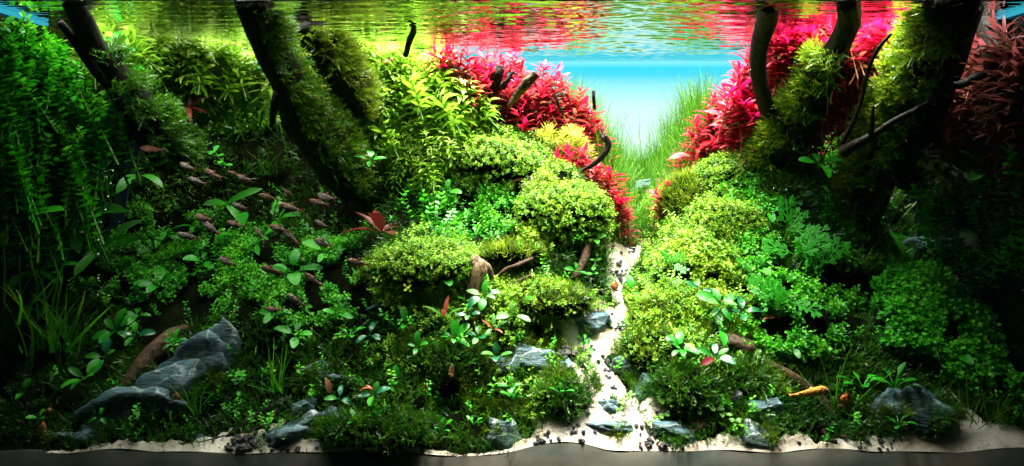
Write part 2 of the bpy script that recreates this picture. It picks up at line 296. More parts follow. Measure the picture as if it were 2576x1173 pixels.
# ------------------------------------------------------------------ tank: substrate edge, base, glass, rear light panel
def box_mesh(name, x0, x1, y0, y1, z0, z1, bev=0.0):
    bm = bmesh.new(); bmesh.ops.create_cube(bm, size=1)
    for v in bm.verts: v.co = Vector(((x0 + x1) / 2 + v.co.x * (x1 - x0), (y0 + y1) / 2 + v.co.y * (y1 - y0), (z0 + z1) / 2 + v.co.z * (z1 - z0)))
    if bev: bmesh.ops.bevel(bm, geom=bm.edges[:], offset=bev, segments=2, affect='EDGES')
    me = bpy.data.meshes.new(name); bm.to_mesh(me); bm.free(); return me
M['sub'] = solid_mat('substrate', (.03, .045, .04), (.12, .11, .09), 11, .9, .0, .0002, 500, (1, 1, 1.6), 9, 0, (.18, .12, .08))
n = 300; xs = np.linspace(-.6, .6, n); top = H(xs, np.zeros(n)) + 0.0022 + .0006 * np.sin(xs * 91) + .0005 * np.sin(xs * 37 + 1)
V = np.concatenate([np.stack([xs, np.full(n, -0.0012), top], 1), np.stack([xs, np.full(n, -0.0012), np.full(n, -.06)], 1), np.stack([xs, np.full(n, .004), top + .0005], 1)])
a = np.arange(n - 1); F = np.concatenate([np.stack([a + n, a + n + 1, a + 1, a], 1), np.stack([a, a + 1, a + 2 * n + 1, a + 2 * n], 1)])
o = link('substrate_layer', tri_mesh('substrate', V, F), M['sub']); o['kind'] = 'structure'
M['base'] = solid_mat('black_base', (.01, .01, .01), (.02, .02, .02), 10, .6)
o = link('tank_floor', box_mesh('tank_floor', -.612, .612, -.012, .512, -.08, -.0605), M['base']); o['kind'] = 'structure'

def glass_mat(name, gloss, tint):
    m, nt, nd, lk = new_mat(name); out = N_(nd, 'ShaderNodeOutputMaterial')
    t = N_(nd, 'ShaderNodeBsdfTransparent'); t.inputs[0].default_value = (*tint, 1); g = N_(nd, 'ShaderNodeBsdfGlossy'); g.inputs['Roughness'].default_value = .03
    mx = N_(nd, 'ShaderNodeMixShader'); mx.inputs[0].default_value = gloss; lk.new(t.outputs[0], mx.inputs[1]); lk.new(g.outputs[0], mx.inputs[2]); lk.new(mx.outputs[0], out.inputs[0]); return m
M['glass'] = glass_mat('clear_glass', .015, (.985, .995, .99)); M['glass_side'] = glass_mat('side_glass', .12, (.15, .2, .2))
link('tank_glass_front', box_mesh('pane', -.612, .612, -.012, -.002, -.06, .53, .001), M['glass'])['kind'] = 'structure'
for s in (-1, 1):
    xx = sorted((s * .602, s * .612)); link('tank_glass_side', box_mesh('pane', xx[0], xx[1], -.0015, .4985, -.06, .53, .001), M['glass_side'])['kind'] = 'structure'
M['strip'], nt, nd, lk = new_mat('painted_edge_glow'); out = N_(nd, 'ShaderNodeOutputMaterial'); e = N_(nd, 'ShaderNodeEmission'); e.inputs[0].default_value = (.05, .55, .75, 1); e.inputs[1].default_value = .8; lk.new(e.outputs[0], out.inputs[0])  # emission stands in for light caught along the glass edge, no lamp there
for s, side in ((-1, 'left'), (1, 'right')):
    xx = sorted((s * .592, s * .6015)); o = link('glass_edge_glow', box_mesh('glass_edge_strip', xx[0], xx[1], 0.0, .13, .4955, .4992, .001), M['strip'])
    tag(o, 'pale blue glass edge with painted glow at the waterline in the upper %s corner' % side, 'glass edge', 'glass edges with painted glow at the waterline')
# back light panel, frosted film from cyan at the top to almost white lower down
M['panel'], nt, nd, lk = new_mat('lit_frosted_panel'); out = N_(nd, 'ShaderNodeOutputMaterial'); e = N_(nd, 'ShaderNodeEmission'); tc = N_(nd, 'ShaderNodeTexCoord'); sp = N_(nd, 'ShaderNodeSeparateXYZ')
lk.new(tc.outputs['Object'], sp.inputs[0]); mr = N_(nd, 'ShaderNodeMapRange'); lk.new(sp.outputs[2], mr.inputs[0]); mr.inputs[1].default_value = .36; mr.inputs[2].default_value = .51
r = N_(nd, 'ShaderNodeValToRGB'); lk.new(mr.outputs[0], r.inputs[0]); el = r.color_ramp.elements
el[0].position = 0; el[0].color = (.72, .97, .93, 1); el[1].position = 1; el[1].color = (.30, .84, .95, 1)
for p, c in ((.4, (.60, .93, .94)), (.66, (.28, .80, .91)), (.78, (.07, .66, .86)), (.86, (.05, .66, .88)), (.93, (.22, .80, .94))):
    x = el.new(p); x.color = (*c, 1)
lk.new(r.outputs[0], e.inputs[0]); e.inputs[1].default_value = 1.25; lk.new(e.outputs[0], out.inputs[0])
o = link('background_panel', box_mesh('panel', -.6, .6, .502, .508, .2, .53), M['panel']); o['kind'] = 'structure'

# water surface, seen from below: a real rippled sheet
nx, ny = 430, 230; wx, wy = np.meshgrid(np.linspace(-.6, .6, nx), np.linspace(-.001, .5, ny)); wz = np.zeros_like(wx)
for lam, amp, cnt in ((.060, .00026, 4), (.030, .00020, 8), (.014, .00012, 13), (.007, .00004, 14)):
    for k in range(cnt):
        th = math.radians(90 + RS.gauss(0, 14)); l = lam * RS.uniform(.75, 1.35); ph = RS.uniform(0, 6.28); kx, ky = math.cos(th) / l, math.sin(th) / l
        wob = .35 * np.sin(wx * RS.uniform(8, 26) + ph) + .25 * np.sin(wy * RS.uniform(10, 30) + ph * 2)
        wz += amp * np.sin(2 * np.pi * (kx * wx + ky * wy) + ph + 4 * wob) * (1 + .6 * np.sin(wx * RS.uniform(4, 12) + ph))
calm = .30 + .62 * np.exp(-((wx - .13) / .26) ** 2)
wz = WATER + wz * calm * np.clip(1.0 - .6 * np.clip((wy - .4) / .1, 0, 1), .3, 1)
M['water'], nt, nd, lk = new_mat('water_surface'); out = N_(nd, 'ShaderNodeOutputMaterial'); fr = N_(nd, 'ShaderNodeFresnel'); fr.inputs[0].default_value = 1.33
t = N_(nd, 'ShaderNodeBsdfTransparent'); g = N_(nd, 'ShaderNodeBsdfGlossy'); g.inputs['Roughness'].default_value = .0; g.inputs[0].default_value = (.82, .84, .80, 1); mx = N_(nd, 'ShaderNodeMixShader')
lk.new(fr.outputs[0], mx.inputs[0]); lk.new(t.outputs[0], mx.inputs[1]); lk.new(g.outputs[0], mx.inputs[2]); lk.new(mx.outputs[0], out.inputs[0])
o = link('water_surface', tri_mesh('water', np.stack([wx, wy, wz], 2).reshape(-1, 3), grid_faces(nx, ny)), M['water']); o['kind'] = 'structure'

# ------------------------------------------------------------------ template shapes
def leaf_shape(L, Wd, segs=4, prof='lance', curl=.5, fold=.25, twist=0., wave=0., t0=0., t1=0., petiole=0.):
    """leaf along +y from the origin, normal +z; quads; returns V,F,T"""
    ys = np.linspace(0, 1, segs + 1); V = []; T = []
    for i, t in enumerate(ys):
        if prof == 'lance': wd = (math.sin(math.pi * min(1, t * .93 + .05)) ** .8) * (1 - .25 * t)
        elif prof == 'round': wd = math.sin(math.pi * min(1, .06 + t * .90)) ** .55
        elif prof == 'spat': wd = .16 + .84 * max(0, math.sin(math.pi * min(1, max(0, (t - .42) / .60)))) ** .6 if t > .42 else .16
        elif prof == 'strap': wd = min(1, .5 + t * 1.4) * (1 - max(0, t - .75) / .25) ** .6 if t < 1 else .02
        else: wd = (1 - t) ** .6 * min(1, .5 + 2 * t)
        wd = max(wd, .03) * Wd / 2
        a = curl * t; y = petiole + L * (math.sin(a) / curl if abs(curl) > 1e-3 else t); z = -L * ((1 - math.cos(a)) / curl if abs(curl) > 1e-3 else 0)
        wv = wave * math.sin(t * 19) * Wd
        tw = twist * t; c, s = math.cos(tw), math.sin(tw); f = fold * wd
        for k, (xx, zz) in enumerate(((-wd, f + wv), (0, 0), (wd, f - wv))):
            V.append((xx * c - zz * s, y, z + xx * s + zz * c)); T.append(t0 + (t1 - t0) * t)
    F = []
    for i in range(segs):
        b = i * 3; F += [(b, b + 1, b + 4, b + 3), (b + 1, b + 2, b + 5, b + 4)]
    if petiole:
        n = len(V); r = Wd * .045 + .0003
        V += [(-r, 0, 0), (r, 0, 0), (r * .8, petiole, .0002), (-r * .8, petiole, .0002), (0, 0, -r * 2), (0, petiole, -r * 1.6)]; T += [t0] * 6
        F += [(n, n + 1, n + 2, n + 3), (n, n + 4, n + 5, n + 3), (n + 1, n + 4, n + 5, n + 2)]
    return np.array(V, float), np.array(F), np.array(T, float)
def small_leaf(L, Wd, t=0.):     # 4 triangles, folded diamond-ish
    V = np.array([(0, 0, 0), (-Wd / 2, L * .55, Wd * .14), (0, L * .5, 0), (Wd / 2, L * .55, Wd * .14), (0, L, -L * .12)], float)
    return V, np.array([(0, 2, 1), (0, 3, 2), (1, 2, 4), (2, 3, 4)]), np.full(5, t)
def xf(part, m, loc=(0, 0, 0)):
    V, F, T = part; m = np.array(m)[:3, :3]; return V @ m.T + np.array(loc), F, T
def rot(az, el, roll=0.):
    return np.array(Matrix.Rotation(az, 3, 'Z') @ Matrix.Rotation(el, 3, 'X') @ Matrix.Rotation(roll, 3, 'Y'))
def strip_tri(p0, p1, wd, t=0.):
    d = np.array(p1) - np.array(p0); n = np.cross(d, (0.3, .5, .8)); n = n / (np.linalg.norm(n) + 1e-9) * wd / 2
    return np.array([p0 - n, p0 + n, p1], float), np.array([(0, 1, 2)]), np.full(3, t)
def sprig(h, leaf_l, leaf_w, nodes, per, seed, lean=.25, fat=1.0):
    r = random.Random(seed); P = []
    ax = r.uniform(-lean, lean); ay = r.uniform(-lean, lean)
    P.append(strip_tri(np.array((0, 0, 0.)), np.array((ax * h, ay * h, h)), h * .06, .1))
    for i in range(nodes):
        t = .25 + .75 * i / max(1, nodes - 1); z = h * t; a0 = r.uniform(0, 6.28); s = (.8 + .3 * r.random()) * (1.0 if i < nodes - 1 else .75)
        for k in range(per):
            P.append(xf(small_leaf(leaf_l * s, leaf_w * s * fat, .45 * t), rot(a0 + k * 2 * math.pi / per + r.uniform(-.3, .3), r.uniform(-.1, .75) + (.3 if i == nodes - 1 else 0), r.uniform(-.4, .4)), (ax * z, ay * z, z)))
    return cat_parts(P)
def moss_frond(h, seed, n=7):
    r = random.Random(seed); P = []; p = np.zeros(3); d = np.array((r.uniform(-.3, .3), r.uniform(-.3, .3), 1.)); cur = np.array((r.uniform(-1, 1), r.uniform(-1, 1), -.3))
    for i in range(n):
        d = d + cur * .16; d /= np.linalg.norm(d); q2 = p + d * h / n
        P.append(strip_tri(p, q2 + d * h / n * .5, h * .05, .3 * i / n))
        for s in (-1, 1):
            side = np.cross(d, (r.uniform(-.3, .3), 1, .2)); side /= np.linalg.norm(side); tip = p + side * s * h * .22 * (1.1 - i / n) + d * h * .16
            P.append(strip_tri(p, tip, h * .055, .15 + .35 * i / n))
        p = q2
    return cat_parts(P)
def blade(h, wd, seed, segs=4):
    r = random.Random(seed); V = []; lean = r.uniform(.1, .7); az = r.uniform(0, 6.28)
    for i in range(segs + 1):
        t = i / segs; x = lean * h * t * t; z = h * (t - .35 * lean * t * t); ww = wd * (1 - t) ** .7 / 2 + .00008
        V += [(x * math.cos(az) - ww * math.sin(az), x * math.sin(az) + ww * math.cos(az), z), (x * math.cos(az) + ww * math.sin(az), x * math.sin(az) - ww * math.cos(az), z)]
    F = []
    for i in range(segs): b = 2 * i; F += [(b, b + 1, b + 3), (b, b + 3, b + 2)]
    return np.array(V), np.array(F), np.repeat(np.linspace(0, .5, segs + 1), 2)
SPRIG_S = [sprig(.011, .0050, .0032, 3, 3, k) for k in range(6)]          # small carpet leaves
SPRIG_R = [sprig(.013, .0062, .0050, 3, 2, 20 + k) for k in range(6)]      # rounder
SPRIG_N = [sprig(.012, .0060, .0017, 4, 3, 40 + k) for k in range(5)]      # narrow
MOSS = [moss_frond(.014, k, 5) for k in range(8)]
TURF = [blade(.013, .0006, k, 3) for k in range(10)]
BLADE = [blade(1.0, .016, k, 5) for k in range(14)]

def in_poly(px, py, poly):
    c = np.zeros(px.shape, bool); n = len(poly); j = n - 1
    for i in range(n):
        xi, yi = poly[i]; xj, yj = poly[j]
        c ^= ((yi > py) != (yj > py)) & (px < (xj - xi) * (py - yi) / (yj - yi + 1e-9) + xi); j = i
    return c
jpx = NR.randn(230000) * 16; jpy = NR.randn(230000) * 12
# candidate points on the ground, by surface area
cell = np.sqrt(1 + gdx ** 2 + gdy ** 2).ravel(); cell = np.minimum(cell, 6); cell /= cell.sum()
def ground_points(k):
    i = NR.choice(len(cell), k, p=cell); x = gv[i, 0] + (NR.rand(k) - .5) * .003; y = gv[i, 1] + (NR.rand(k) - .5) * .003
    x = np.clip(x, -.595, .595); y = np.clip(y, 0.001, .496); return x, y
gxs, gys = ground_points(230000); gP = np.stack([gxs, gys, H(gxs, gys)], 1); gN = HN(gxs, gys); gpx, gpy = proj(gP)
sandm = sand_mask(gxs, gys) + .12 * NR.randn(len(gxs))
facing = ((np.array(EYE) - gP) * gN).sum(1) > -.05
ok = (sandm < .16) & (gpx > -60) & (gpx < 2640) & facing
fine = np.array([mnoise.noise(Vector((a * 50, b * 50, c * 50))) for a, b, c in gP]); ok = ok & (fine > -.30 + .14 * NR.randn(len(fine)))
noiz = np.array([mnoise.noise(Vector((a * 22, b * 22, c * 22))) for a, b, c in gP])
ZONES_CARPET = [[(930,655),(1050,608),(1190,615),(1215,680),(1170,745),(1060,800),(1000,790),(925,765)], [(1110,390),(1250,345),(1400,375),(1430,460),(1310,490),(1160,480)],
  [(1290,560),(1330,500),(1430,465),(1520,510),(1545,580),(1500,600),(1440,610),(1310,625)], [(1230,720),(1480,745),(1500,790),(1400,840),(1250,800)],
  [(1610,640),(1690,500),(1760,430),(1860,390),(1910,600),(1870,690),(1650,790),(1600,740)], [(1590,700),(1900,690),(1900,760),(1700,860),(1580,800)]]
ZONES_DARKC = [[(2190,730),(2330,700),(2620,690),(2620,1010),(2420,980),(2330,900),(2230,860)], [(1850,400),(2150,380),(2200,560),(2100,720),(1900,760),(1850,640)], [(230,540),(600,540),(620,700),(560,800),(220,720)], [(560,600),(900,620),(930,780),(780,850),(640,760)],[(1880,690),(2150,690),(2130,900),(1900,900)],[(1050,480),(1300,490),(1290,600),(1090,620)]]
ZONES_TURF = [[(1200,600),(1370,605),(1370,665),(1210,680)], [(1480,530),(1580,540),(1590,640),(1500,640)], [(1650,480),(1700,480),(1660,640),(1610,640)], [(1090,780),(1400,790),(1480,900),(1200,900)]]
VALLEY = [(1450,250),(1560,350),(1600,640),(1650,610),(1700,500),(1780,400),(1790,250)]
def zmask(zs):
    m = np.zeros(len(gpx), bool)
    for z in zs: m |= in_poly(gpx + noiz * 40 + jpx, gpy + noiz * 25 + jpy, z)
    return m
mc, md, mt = zmask(ZONES_CARPET), zmask(ZONES_DARKC), zmask(ZONES_TURF); mv = in_poly(gpx, gpy, VALLEY) & (gys > .33)
def stuff(name, sel, kmax, temps, mat, scale, up, label, cat, jit=.35, lift=0.):
    idx = np.where(sel)[0]; NR.shuffle(idx); idx = idx[:kmax]
    N = gN[idx] * (1 - up) + np.array([0, 0, 1.]) * up + (NR.rand(len(idx), 3) - .5) * 2 * jit
    sc = scale * (0.7 + .6 * NR.rand(len(idx)))
    P = gP[idx] + gN[idx] * (lift * NR.rand(len(idx)))[:, None]
    V, F, T = merge(temps, NR.randint(0, len(temps), len(idx)), frames(N, sc), P, .45 * noiz[idx])
    o = link(name, tri_mesh(name, V, F, T, smooth=False), mat); tag(o, label, cat, kind='stuff'); return o
HOL = in_poly(gpx, gpy, [(60,300),(900,300),(960,480),(880,560),(560,560),(430,510),(60,560)]) & (NR.rand(len(gpx)) > .45)
SHADE = in_poly(gpx, gpy, [(1980,330),(2640,250),(2640,760),(2200,720),(2150,900),(1960,760)]) & ((fine < -.12) | (NR.rand(len(gpx)) > .72))
okd = ok & ~SHADE & ~HOL & ((fine + .5 * noiz > .03) | ((gpx > 2180) & (gpy > 720) & (fine + .5 * noiz > -.2)))
rest = ok & ~HOL & ~SHADE & ~mc & ~md & ~mt & ~mv
right = gpx > 1560
stuff('carpet_plant', ok & mc & ((gpx > 1560) | (NR.rand(len(fine)) > .3)) & (fine + .4 * noiz + .12 * NR.randn(len(fine)) > -.12), 14500, SPRIG_S, M['carpet'], .84, .35, 'bright lime carpet of tiny leaves over the mounds beside the sand path', 'ground cover', lift=.006)
stuff('carpet_plant', okd & md & (gpx < 1300) & (noiz + .5 * fine > -.15), 4600, SPRIG_R, M['carpet_dark'], .85, .4, 'dark green small round leaves creeping over the left slope', 'ground cover', .5, .008)
stuff('carpet_plant', okd & md & (gpx > 1300) & (gpx < 2180) & (noiz + .6 * fine > -.08), 4200, SPRIG_R, M['carpet_dark'], .95, .4, 'green clover-like small leaves over the dark slope right of the path', 'ground cover', .5, .01)
stuff('carpet_plant', okd & md & (gpx >= 2180), 6500, SPRIG_R, M['carpet_bright'], 1.25, .5, 'dense green round-leaved carpet on the far right slope', 'ground cover', .3, .012)
stuff('turf', ok & mt, 16000, TURF, M['moss_gold'], 1.0, .5, 'short golden green turf on the ledges beside the sand path', 'ground cover', .3)
stuff('moss', rest & (gpx < 900) & (noiz > -.35), 10500, MOSS, M['moss'], .85, .1, 'dark green moss over the lower left slope', 'moss', .6, .004)
stuff('moss', rest & (gpx >= 900) & (gpx < 1560), 14000, MOSS, M['moss'], .82, .1, 'green moss over the bank left of the sand path', 'moss', .6, .005)
stuff('moss', rest & right, 14000, MOSS, M['moss'], .85, .1, 'dark green moss over the bank right of the sand path', 'moss', .6, .005)
lit = ok & ((in_poly(gpx, gpy, [(1240,700),(1500,760),(1500,1060),(1330,1060),(1000,950),(900,900),(1100,790)])) | in_poly(gpx, gpy, [(1560,740),(1850,720),(2000,1000),(1750,960),(1640,900)]) )
stuff('moss', lit & (noiz > -.1), 8000, MOSS, M['moss_gold'], .75, .1, 'olive gold moss tufts near the sand path', 'moss', .6, .006)
stuff('carpet_plant', lit & (noiz < -.05), 800, SPRIG_S, M['carpet'], .8, .4, 'scattered lime small leaves growing through the moss beside the path', 'ground cover', .5, .008)

stuff('moss', ok & mc, 5000, MOSS, M['moss_gold'], 1.0, .3, 'olive moss filling the gaps of the lime carpet', 'moss', .5, .003)
TALL = [sprig(.026, .0055, .0034, 6, 2, 60 + k, .5) for k in range(6)]
stuff('stray_stem', ok & mc, 260, TALL, M['carpet'], .95, .5, 'stray lime shoots standing above the carpet', 'ground cover', .45)
stuff('stray_stem', okd & (gpy > 540) & (noiz > -.1), 260, TALL, M['carpet_dark'], 1.0, .5, 'stray green shoots over the dark slopes', 'ground cover', .5)
stuff('stray_stem', ok & (gpy > 480) & ~mc, 110, TALL, M['fern'], 1.0, .5, 'scattered bright shoots over the slopes', 'ground cover', .5)
BIGM = [moss_frond(.030, 90 + k, 7) for k in range(6)]
stuff('moss', ok & in_poly(gpx, gpy, [(230,150),(900,150),(960,400),(700,330),(250,380)]), 3600, BIGM, M['moss'], 1.1, .4, 'long feathery moss high between the left trunks', 'moss', .5)
stuff('moss', ok & (gpy < 700) & (gpx > 1950), 1800, BIGM, M['moss'], .9, .4, 'long feathery moss around the massive right trunk', 'moss', .5)
# mounds that bulge out of the banks, with shade under them
def mound(px, py, rx, rz, kind, label, depth=.6, out=.36, tilt=0, dens=1.0):
    Y = gY(px, py); k = (Y + .9) / FPX; a, b, c = rx * k, rx * k * depth, rz * k; Y = Y + b * (1 - out) * .5; k = (Y + .9) / FPX; root = empty('plant_mound', W(px, py, Y)); tag(root, label, 'plant mound')
    bm = bmesh.new(); bmesh.ops.create_icosphere(bm, subdivisions=4, radius=1); R = Matrix.Rotation(-math.radians(tilt), 3, 'Y')
    for v in bm.verts:
        p = v.co.copy(); q = p * 1.6 + Vector((px, py, 0)); s = 1 + .22 * mnoise.noise(q) + .10 * mnoise.noise(q * 2.7); z = p.z
        v.co = R @ Vector((p.x * a * s, p.y * b * s, z * c * s))
    bm.normal_update(); me = bpy.data.meshes.new('soil_core'); 
    tr = [(f.calc_center_median(), f.normal.copy(), f.calc_area()) for f in bm.faces]; bm.to_mesh(me); bm.free(); link('soil_core', me, M['soil'], root)
    C_ = np.array([t[0][:] for t in tr]); N = np.array([t[1][:] for t in tr]); A = np.array([t[2] for t in tr]) * np.clip(N[:, 2] + .72, 0, .75) * (N[:, 1] < .75)
    for tm, mt, n_, sc, up, part in kind:
        n = int(n_ * dens * rx * rz / 8600); i = NR.choice(len(A), n, p=A / A.sum()); P = C_[i] + (NR.rand(n, 3) - .5) * .004
        V, F, T = merge_raw(tm, NR.randint(0, len(tm), n), frames(N[i] * (1 - up) + np.array([0, 0, 1.]) * up + (NR.rand(n, 3) - .5) * .7, sc * (.7 + .6 * NR.rand(n))), P, .4 * np.array([mnoise.noise(Vector(c_ * 60)) for c_ in P]))
        o = link(part, tri_mesh(part, V, F, T, smooth=False), mt, root); o['kind'] = 'stuff'
def merge_raw(templates, idx, Fm, P, tadd):
    out = []
    for t, (V, F, T) in enumerate(templates):
        s = np.where(idx == t)[0]
        if len(s): out.append(((np.einsum('kij,nj->kni', Fm[s], V) + P[s][:, None]).reshape(-1, 3), (F[None] + (np.arange(len(s)) * len(V))[:, None, None]).reshape(-1, 3), (np.tile(T, (len(s), 1)) + tadd[s][:, None]).ravel()))
    return cat_parts(out)
KC = [(SPRIG_S, M['carpet'], 1500, .75, .35, 'carpet'), (MOSS, M['moss_gold'], 500, .8, .3, 'moss')]
KG = [(TURF, M['moss_lit'], 5000, .9, .5, 'turf'), (MOSS, M['moss_gold'], 500, .7, .3, 'moss')]
KM = [(MOSS, M['moss_gold'], 1800, .75, .15, 'moss'), (SPRIG_S, M['carpet'], 160, .7, .4, 'carpet')]
KD = [(MOSS, M['moss'], 1900, .85, .15, 'moss'), (MOSS, M['moss_gold'], 500, .7, .2, 'moss')]
mound(1265, 418, 122, 54, KC, 'broad lime mound under the yellow starry stems', tilt=-10)
mound(1425, 540, 108, 66, KC, 'round bright mound overhanging the brown roots beside the valley')
mound(1062, 682, 132, 62, KC, 'bright lime mound left of the pale fibrous stump')
mound(1290, 640, 76, 27, KG, 'small golden turf ledge above the sheltered blue rock', depth=.8, out=.7)
mound(1375, 762, 118, 46, KM, 'olive green mossy mound left of the upper path', dens=1.1)
mound(1665, 795, 72, 48, KM, 'olive mossy mound right of the narrow path')
mound(1650, 890, 84, 58, KM, 'golden mossy boulder mound at the path bend', depth=.7)
mound(1415, 1005, 66, 54, KD, 'dark mossy mound left of the path mouth', depth=.7)
mound(950, 1088, 150, 44, KD, 'low dark moss clump at the front centre left', depth=.35)
mound(1110, 905, 120, 44, KD, 'mossy hump in the middle of the centre bank', depth=.5)
mound(1735, 980, 88, 54, KD, 'green mossy hump above the frayed wood', depth=.6)
mound(1850, 960, 110, 50, KD, 'dark moss ridge left of the orange fish', depth=.5)
mound(1735, 510, 74, 66, KG, 'steep golden turf shoulder right of the grass valley', depth=.8, tilt=25)
mound(1820, 455, 92, 56, KC, 'lime mound on the ridge climbing from the valley to the mossy branch', depth=.7, tilt=25)
mound(1915, 395, 86, 60, KG, 'golden moss shoulder at the foot of the smooth black branch', depth=.7, tilt=30)
mound(1830, 600, 120, 90, KC, 'wide lime mound in the middle of the right bank', depth=.5, out=.25)
mound(1990, 520, 100, 80, KD, 'dark moss slope below the mossy branch', depth=.5, out=.3)
# ------------------------------------------------------------------ grass in the valley
def grass_stuff(name, pts, h, temps, mat, label, lean=.3, wmul=1.0):
    k = len(pts); N = np.array([0, 0, 1.]) + (NR.rand(k, 3) - .5) * 2 * lean; Fm = frames(N, h); Fm[:, :, :2] *= wmul
    V, F, T = merge(temps, NR.randint(0, len(temps), k), Fm, pts); o = link(name, tri_mesh(name, V, F, T, smooth=False), mat); tag(o, label, 'grass', kind='stuff'); return o
k = 11000; vx = NR.uniform(.085, .335, k); vy = .30 + .19 * NR.rand(k) ** .8; vm = (np.abs(vx - .213) < .03 + (vy - .30) * .62); vx, vy = vx[vm], vy[vm]; vp = np.stack([vx, vy, H(vx, vy)], 1)
cen = np.clip(np.abs(vx - .215) / .09, 0, 1); hh = (.036 + .05 * NR.rand(len(vx)) ** 1.5) * (.62 + .75 * cen); hh *= np.clip((.485 - vp[:, 2]) / .1, .2, 1)
grass_stuff('tall_grass', vp, hh, BLADE, M['grass'], 'thick green hair grass filling the valley behind the sand path', .35, .75)
k = 130; x = NR.uniform(.12, .33, k); y = NR.uniform(.43, .49, k); pts = np.stack([x, y, H(x, y)], 1); grass_stuff('grass_stalk', pts, .07 + .07 * NR.rand(k), BLADE, M['grass'], 'sparse long thin grass stalks standing against the blue background', .25, .55)
def tuft(name, px, py, Y, n, h, spread, mat, label, group=None, lean=.8, wm=1.):
    c = W(px, py, Y); root = empty(name, c); tag(root, label, 'grass tuft', group)
    ms = [link('blade', tri_mesh('blade', *blade(1., .030, 70 + j, 6)[:2], blade(1., .03, 70 + j, 6)[2]), mat) for j in range(4)]
    data = [m_.data for m_ in ms]
    for m_ in ms: bpy.data.objects.remove(m_)
    for i in range(n):
        s = h * RS.uniform(.45, 1.1); rm = Matrix.Rotation(RS.uniform(0, 6.28), 4, 'Z') @ Matrix.Rotation(RS.uniform(0, lean), 4, 'X') @ Matrix.Diagonal((s * wm, s * wm, s, 1))
        rm.translation = Vector((RS.gauss(0, spread), RS.gauss(0, spread), 0)); link('blade', data[i % 4], None, root, rm)
    return root
tuft('grass_tuft', 130, 880, gY(130,880)-.01, 46, .10, .016, M['grass_front'], 'large tuft of arching bright green grass at the left edge', wm=1.6)
tuft('grass_tuft', 60, 800, .15, 22, .09, .02, M['grass_front'], 'tall dim grass tuft at the left edge behind the bright one', wm=1.3)
tuft('grass_tuft', 700, 985, .05, 22, .07, .006, M['grass_front'], 'thin spreading grass tuft right of the large slate rock', wm=.7, lean=1.1)
tuft('grass_tuft', 1330, 1115, .018, 26, .045, .010, M['moss_gold'], 'short olive grass tuft beside the front triangular rock', wm=.8)
tuft('grass_tuft', 2420, 1055, .03, 40, .055, .014, M['moss_gold'], 'bushy dark grass tuft on the sand right of the big blue rock', wm=.8)
tuft('grass_tuft', 2520, 1060, .03, 26, .06, .02, M['grass_front'], 'dark grass tuft in the lower right corner', wm=.8)
tuft('grass_tuft', 2105, 1060, .03, 12, .10, .004, M['grass_front'], 'tall thin grass shoots beside the orange fish', wm=.6, lean=.7)
tuft('grass_tuft', 2350, 760, .15, 22, .07, .01, M['deep'], 'dark strap grass below the blue rock on the right', wm=2.0, lean=1.2)
tuft('grass_tuft', 500, 1040, .035, 12, .055, .004, M['grass_front'], 'small grass tuft on the large slate rock', wm=.8)
tuft('grass_tuft', 660, 440, .33, 16, .06, .01, M['grass'], 'wispy grass tuft in the dark hollow behind the fish', wm=.8, lean=1.2)
tuft('grass_tuft', 1230, 650, .18, 14, .04, .008, M['grass'], 'thin grass wisps behind the bright left mound', wm=.6, lean=1.2)
tuft('grass_tuft', 1500, 770, .14, 18, .04, .01, M['grass'], 'thin olive grass in the shade beside the path bend', wm=.6, lean=.8)

# ------------------------------------------------------------------ stem plants, each its own object with stem and leaves
def proto_stem(name, h, nodes, per, lens, wid, prof, mat, smat, seed, curl=.8, tipup=1.1, baseel=.1, segs=4, lo=.25, fold=.35):
    r = random.Random(seed); root = empty(name, (0, 0, -5)); lean = (r.uniform(-.15, .15), r.uniform(-.15, .1))
    def sp(t): return Vector((lean[0] * h * t * t, lean[1] * h * t * t, h * (t - 1)))     # origin of the plant = its tip
    V = []; F = []; n = 6
    for i in range(n + 1):
        p = sp(i / n); rr = h * .014 * (1 - .5 * i / n)
        for k in range(4): a = k * math.pi / 2; V.append((p.x + rr * math.cos(a), p.y + rr * math.sin(a), p.z))
    for i in range(n):
        for k in range(4): F.append((i * 4 + k, i * 4 + (k + 1) % 4, i * 4 + 4 + (k + 1) % 4, i * 4 + 4 + k))
    kid(root, link('stem', tri_mesh('stem', V, F), smat, root))
    vr = [leaf_shape(1, wid * r.uniform(.85, 1.15), segs, prof, curl * r.uniform(.6, 1.3), fold, r.uniform(-.3, .3)) for _ in range(3)]
    for i in range(nodes):
        t = lo + (1 - lo) * (i / (nodes - 1)) ** .8; last = i / (nodes - 1); L = lens * (.8 + .35 * math.sin(math.pi * last * .8)) * (1 if last < .9 else .75); a0 = i * 2.4 + r.uniform(-.3, .3)
        me_age = []
        for k in range(per):
            Vv, Ff, Tt = vr[r.randint(0, 2)]; me = MESHC.get((name, seed, id(Vv), i))
            if me is None: me = tri_mesh(name + '_leaf', Vv, Ff, Tt * .15 + .45 * last ** 2); me.materials.append(mat); MESHC[(name, seed, id(Vv), i)] = me
            el = baseel + (tipup - baseel) * last ** 3 + r.uniform(-.15, .15)
            m = Matrix.Rotation(a0 + k * 2 * math.pi / per + r.uniform(-.25, .25), 4, 'Z') @ Matrix.Rotation(el, 4, 'X') @ Matrix.Rotation(r.uniform(-.3, .3), 4, 'Y') @ Matrix.Scale(L * r.uniform(.8, 1.15), 4)
            m.translation = sp(t); kid(root, link('leaf', me, None, root, m))
    return root
MESHC = {}
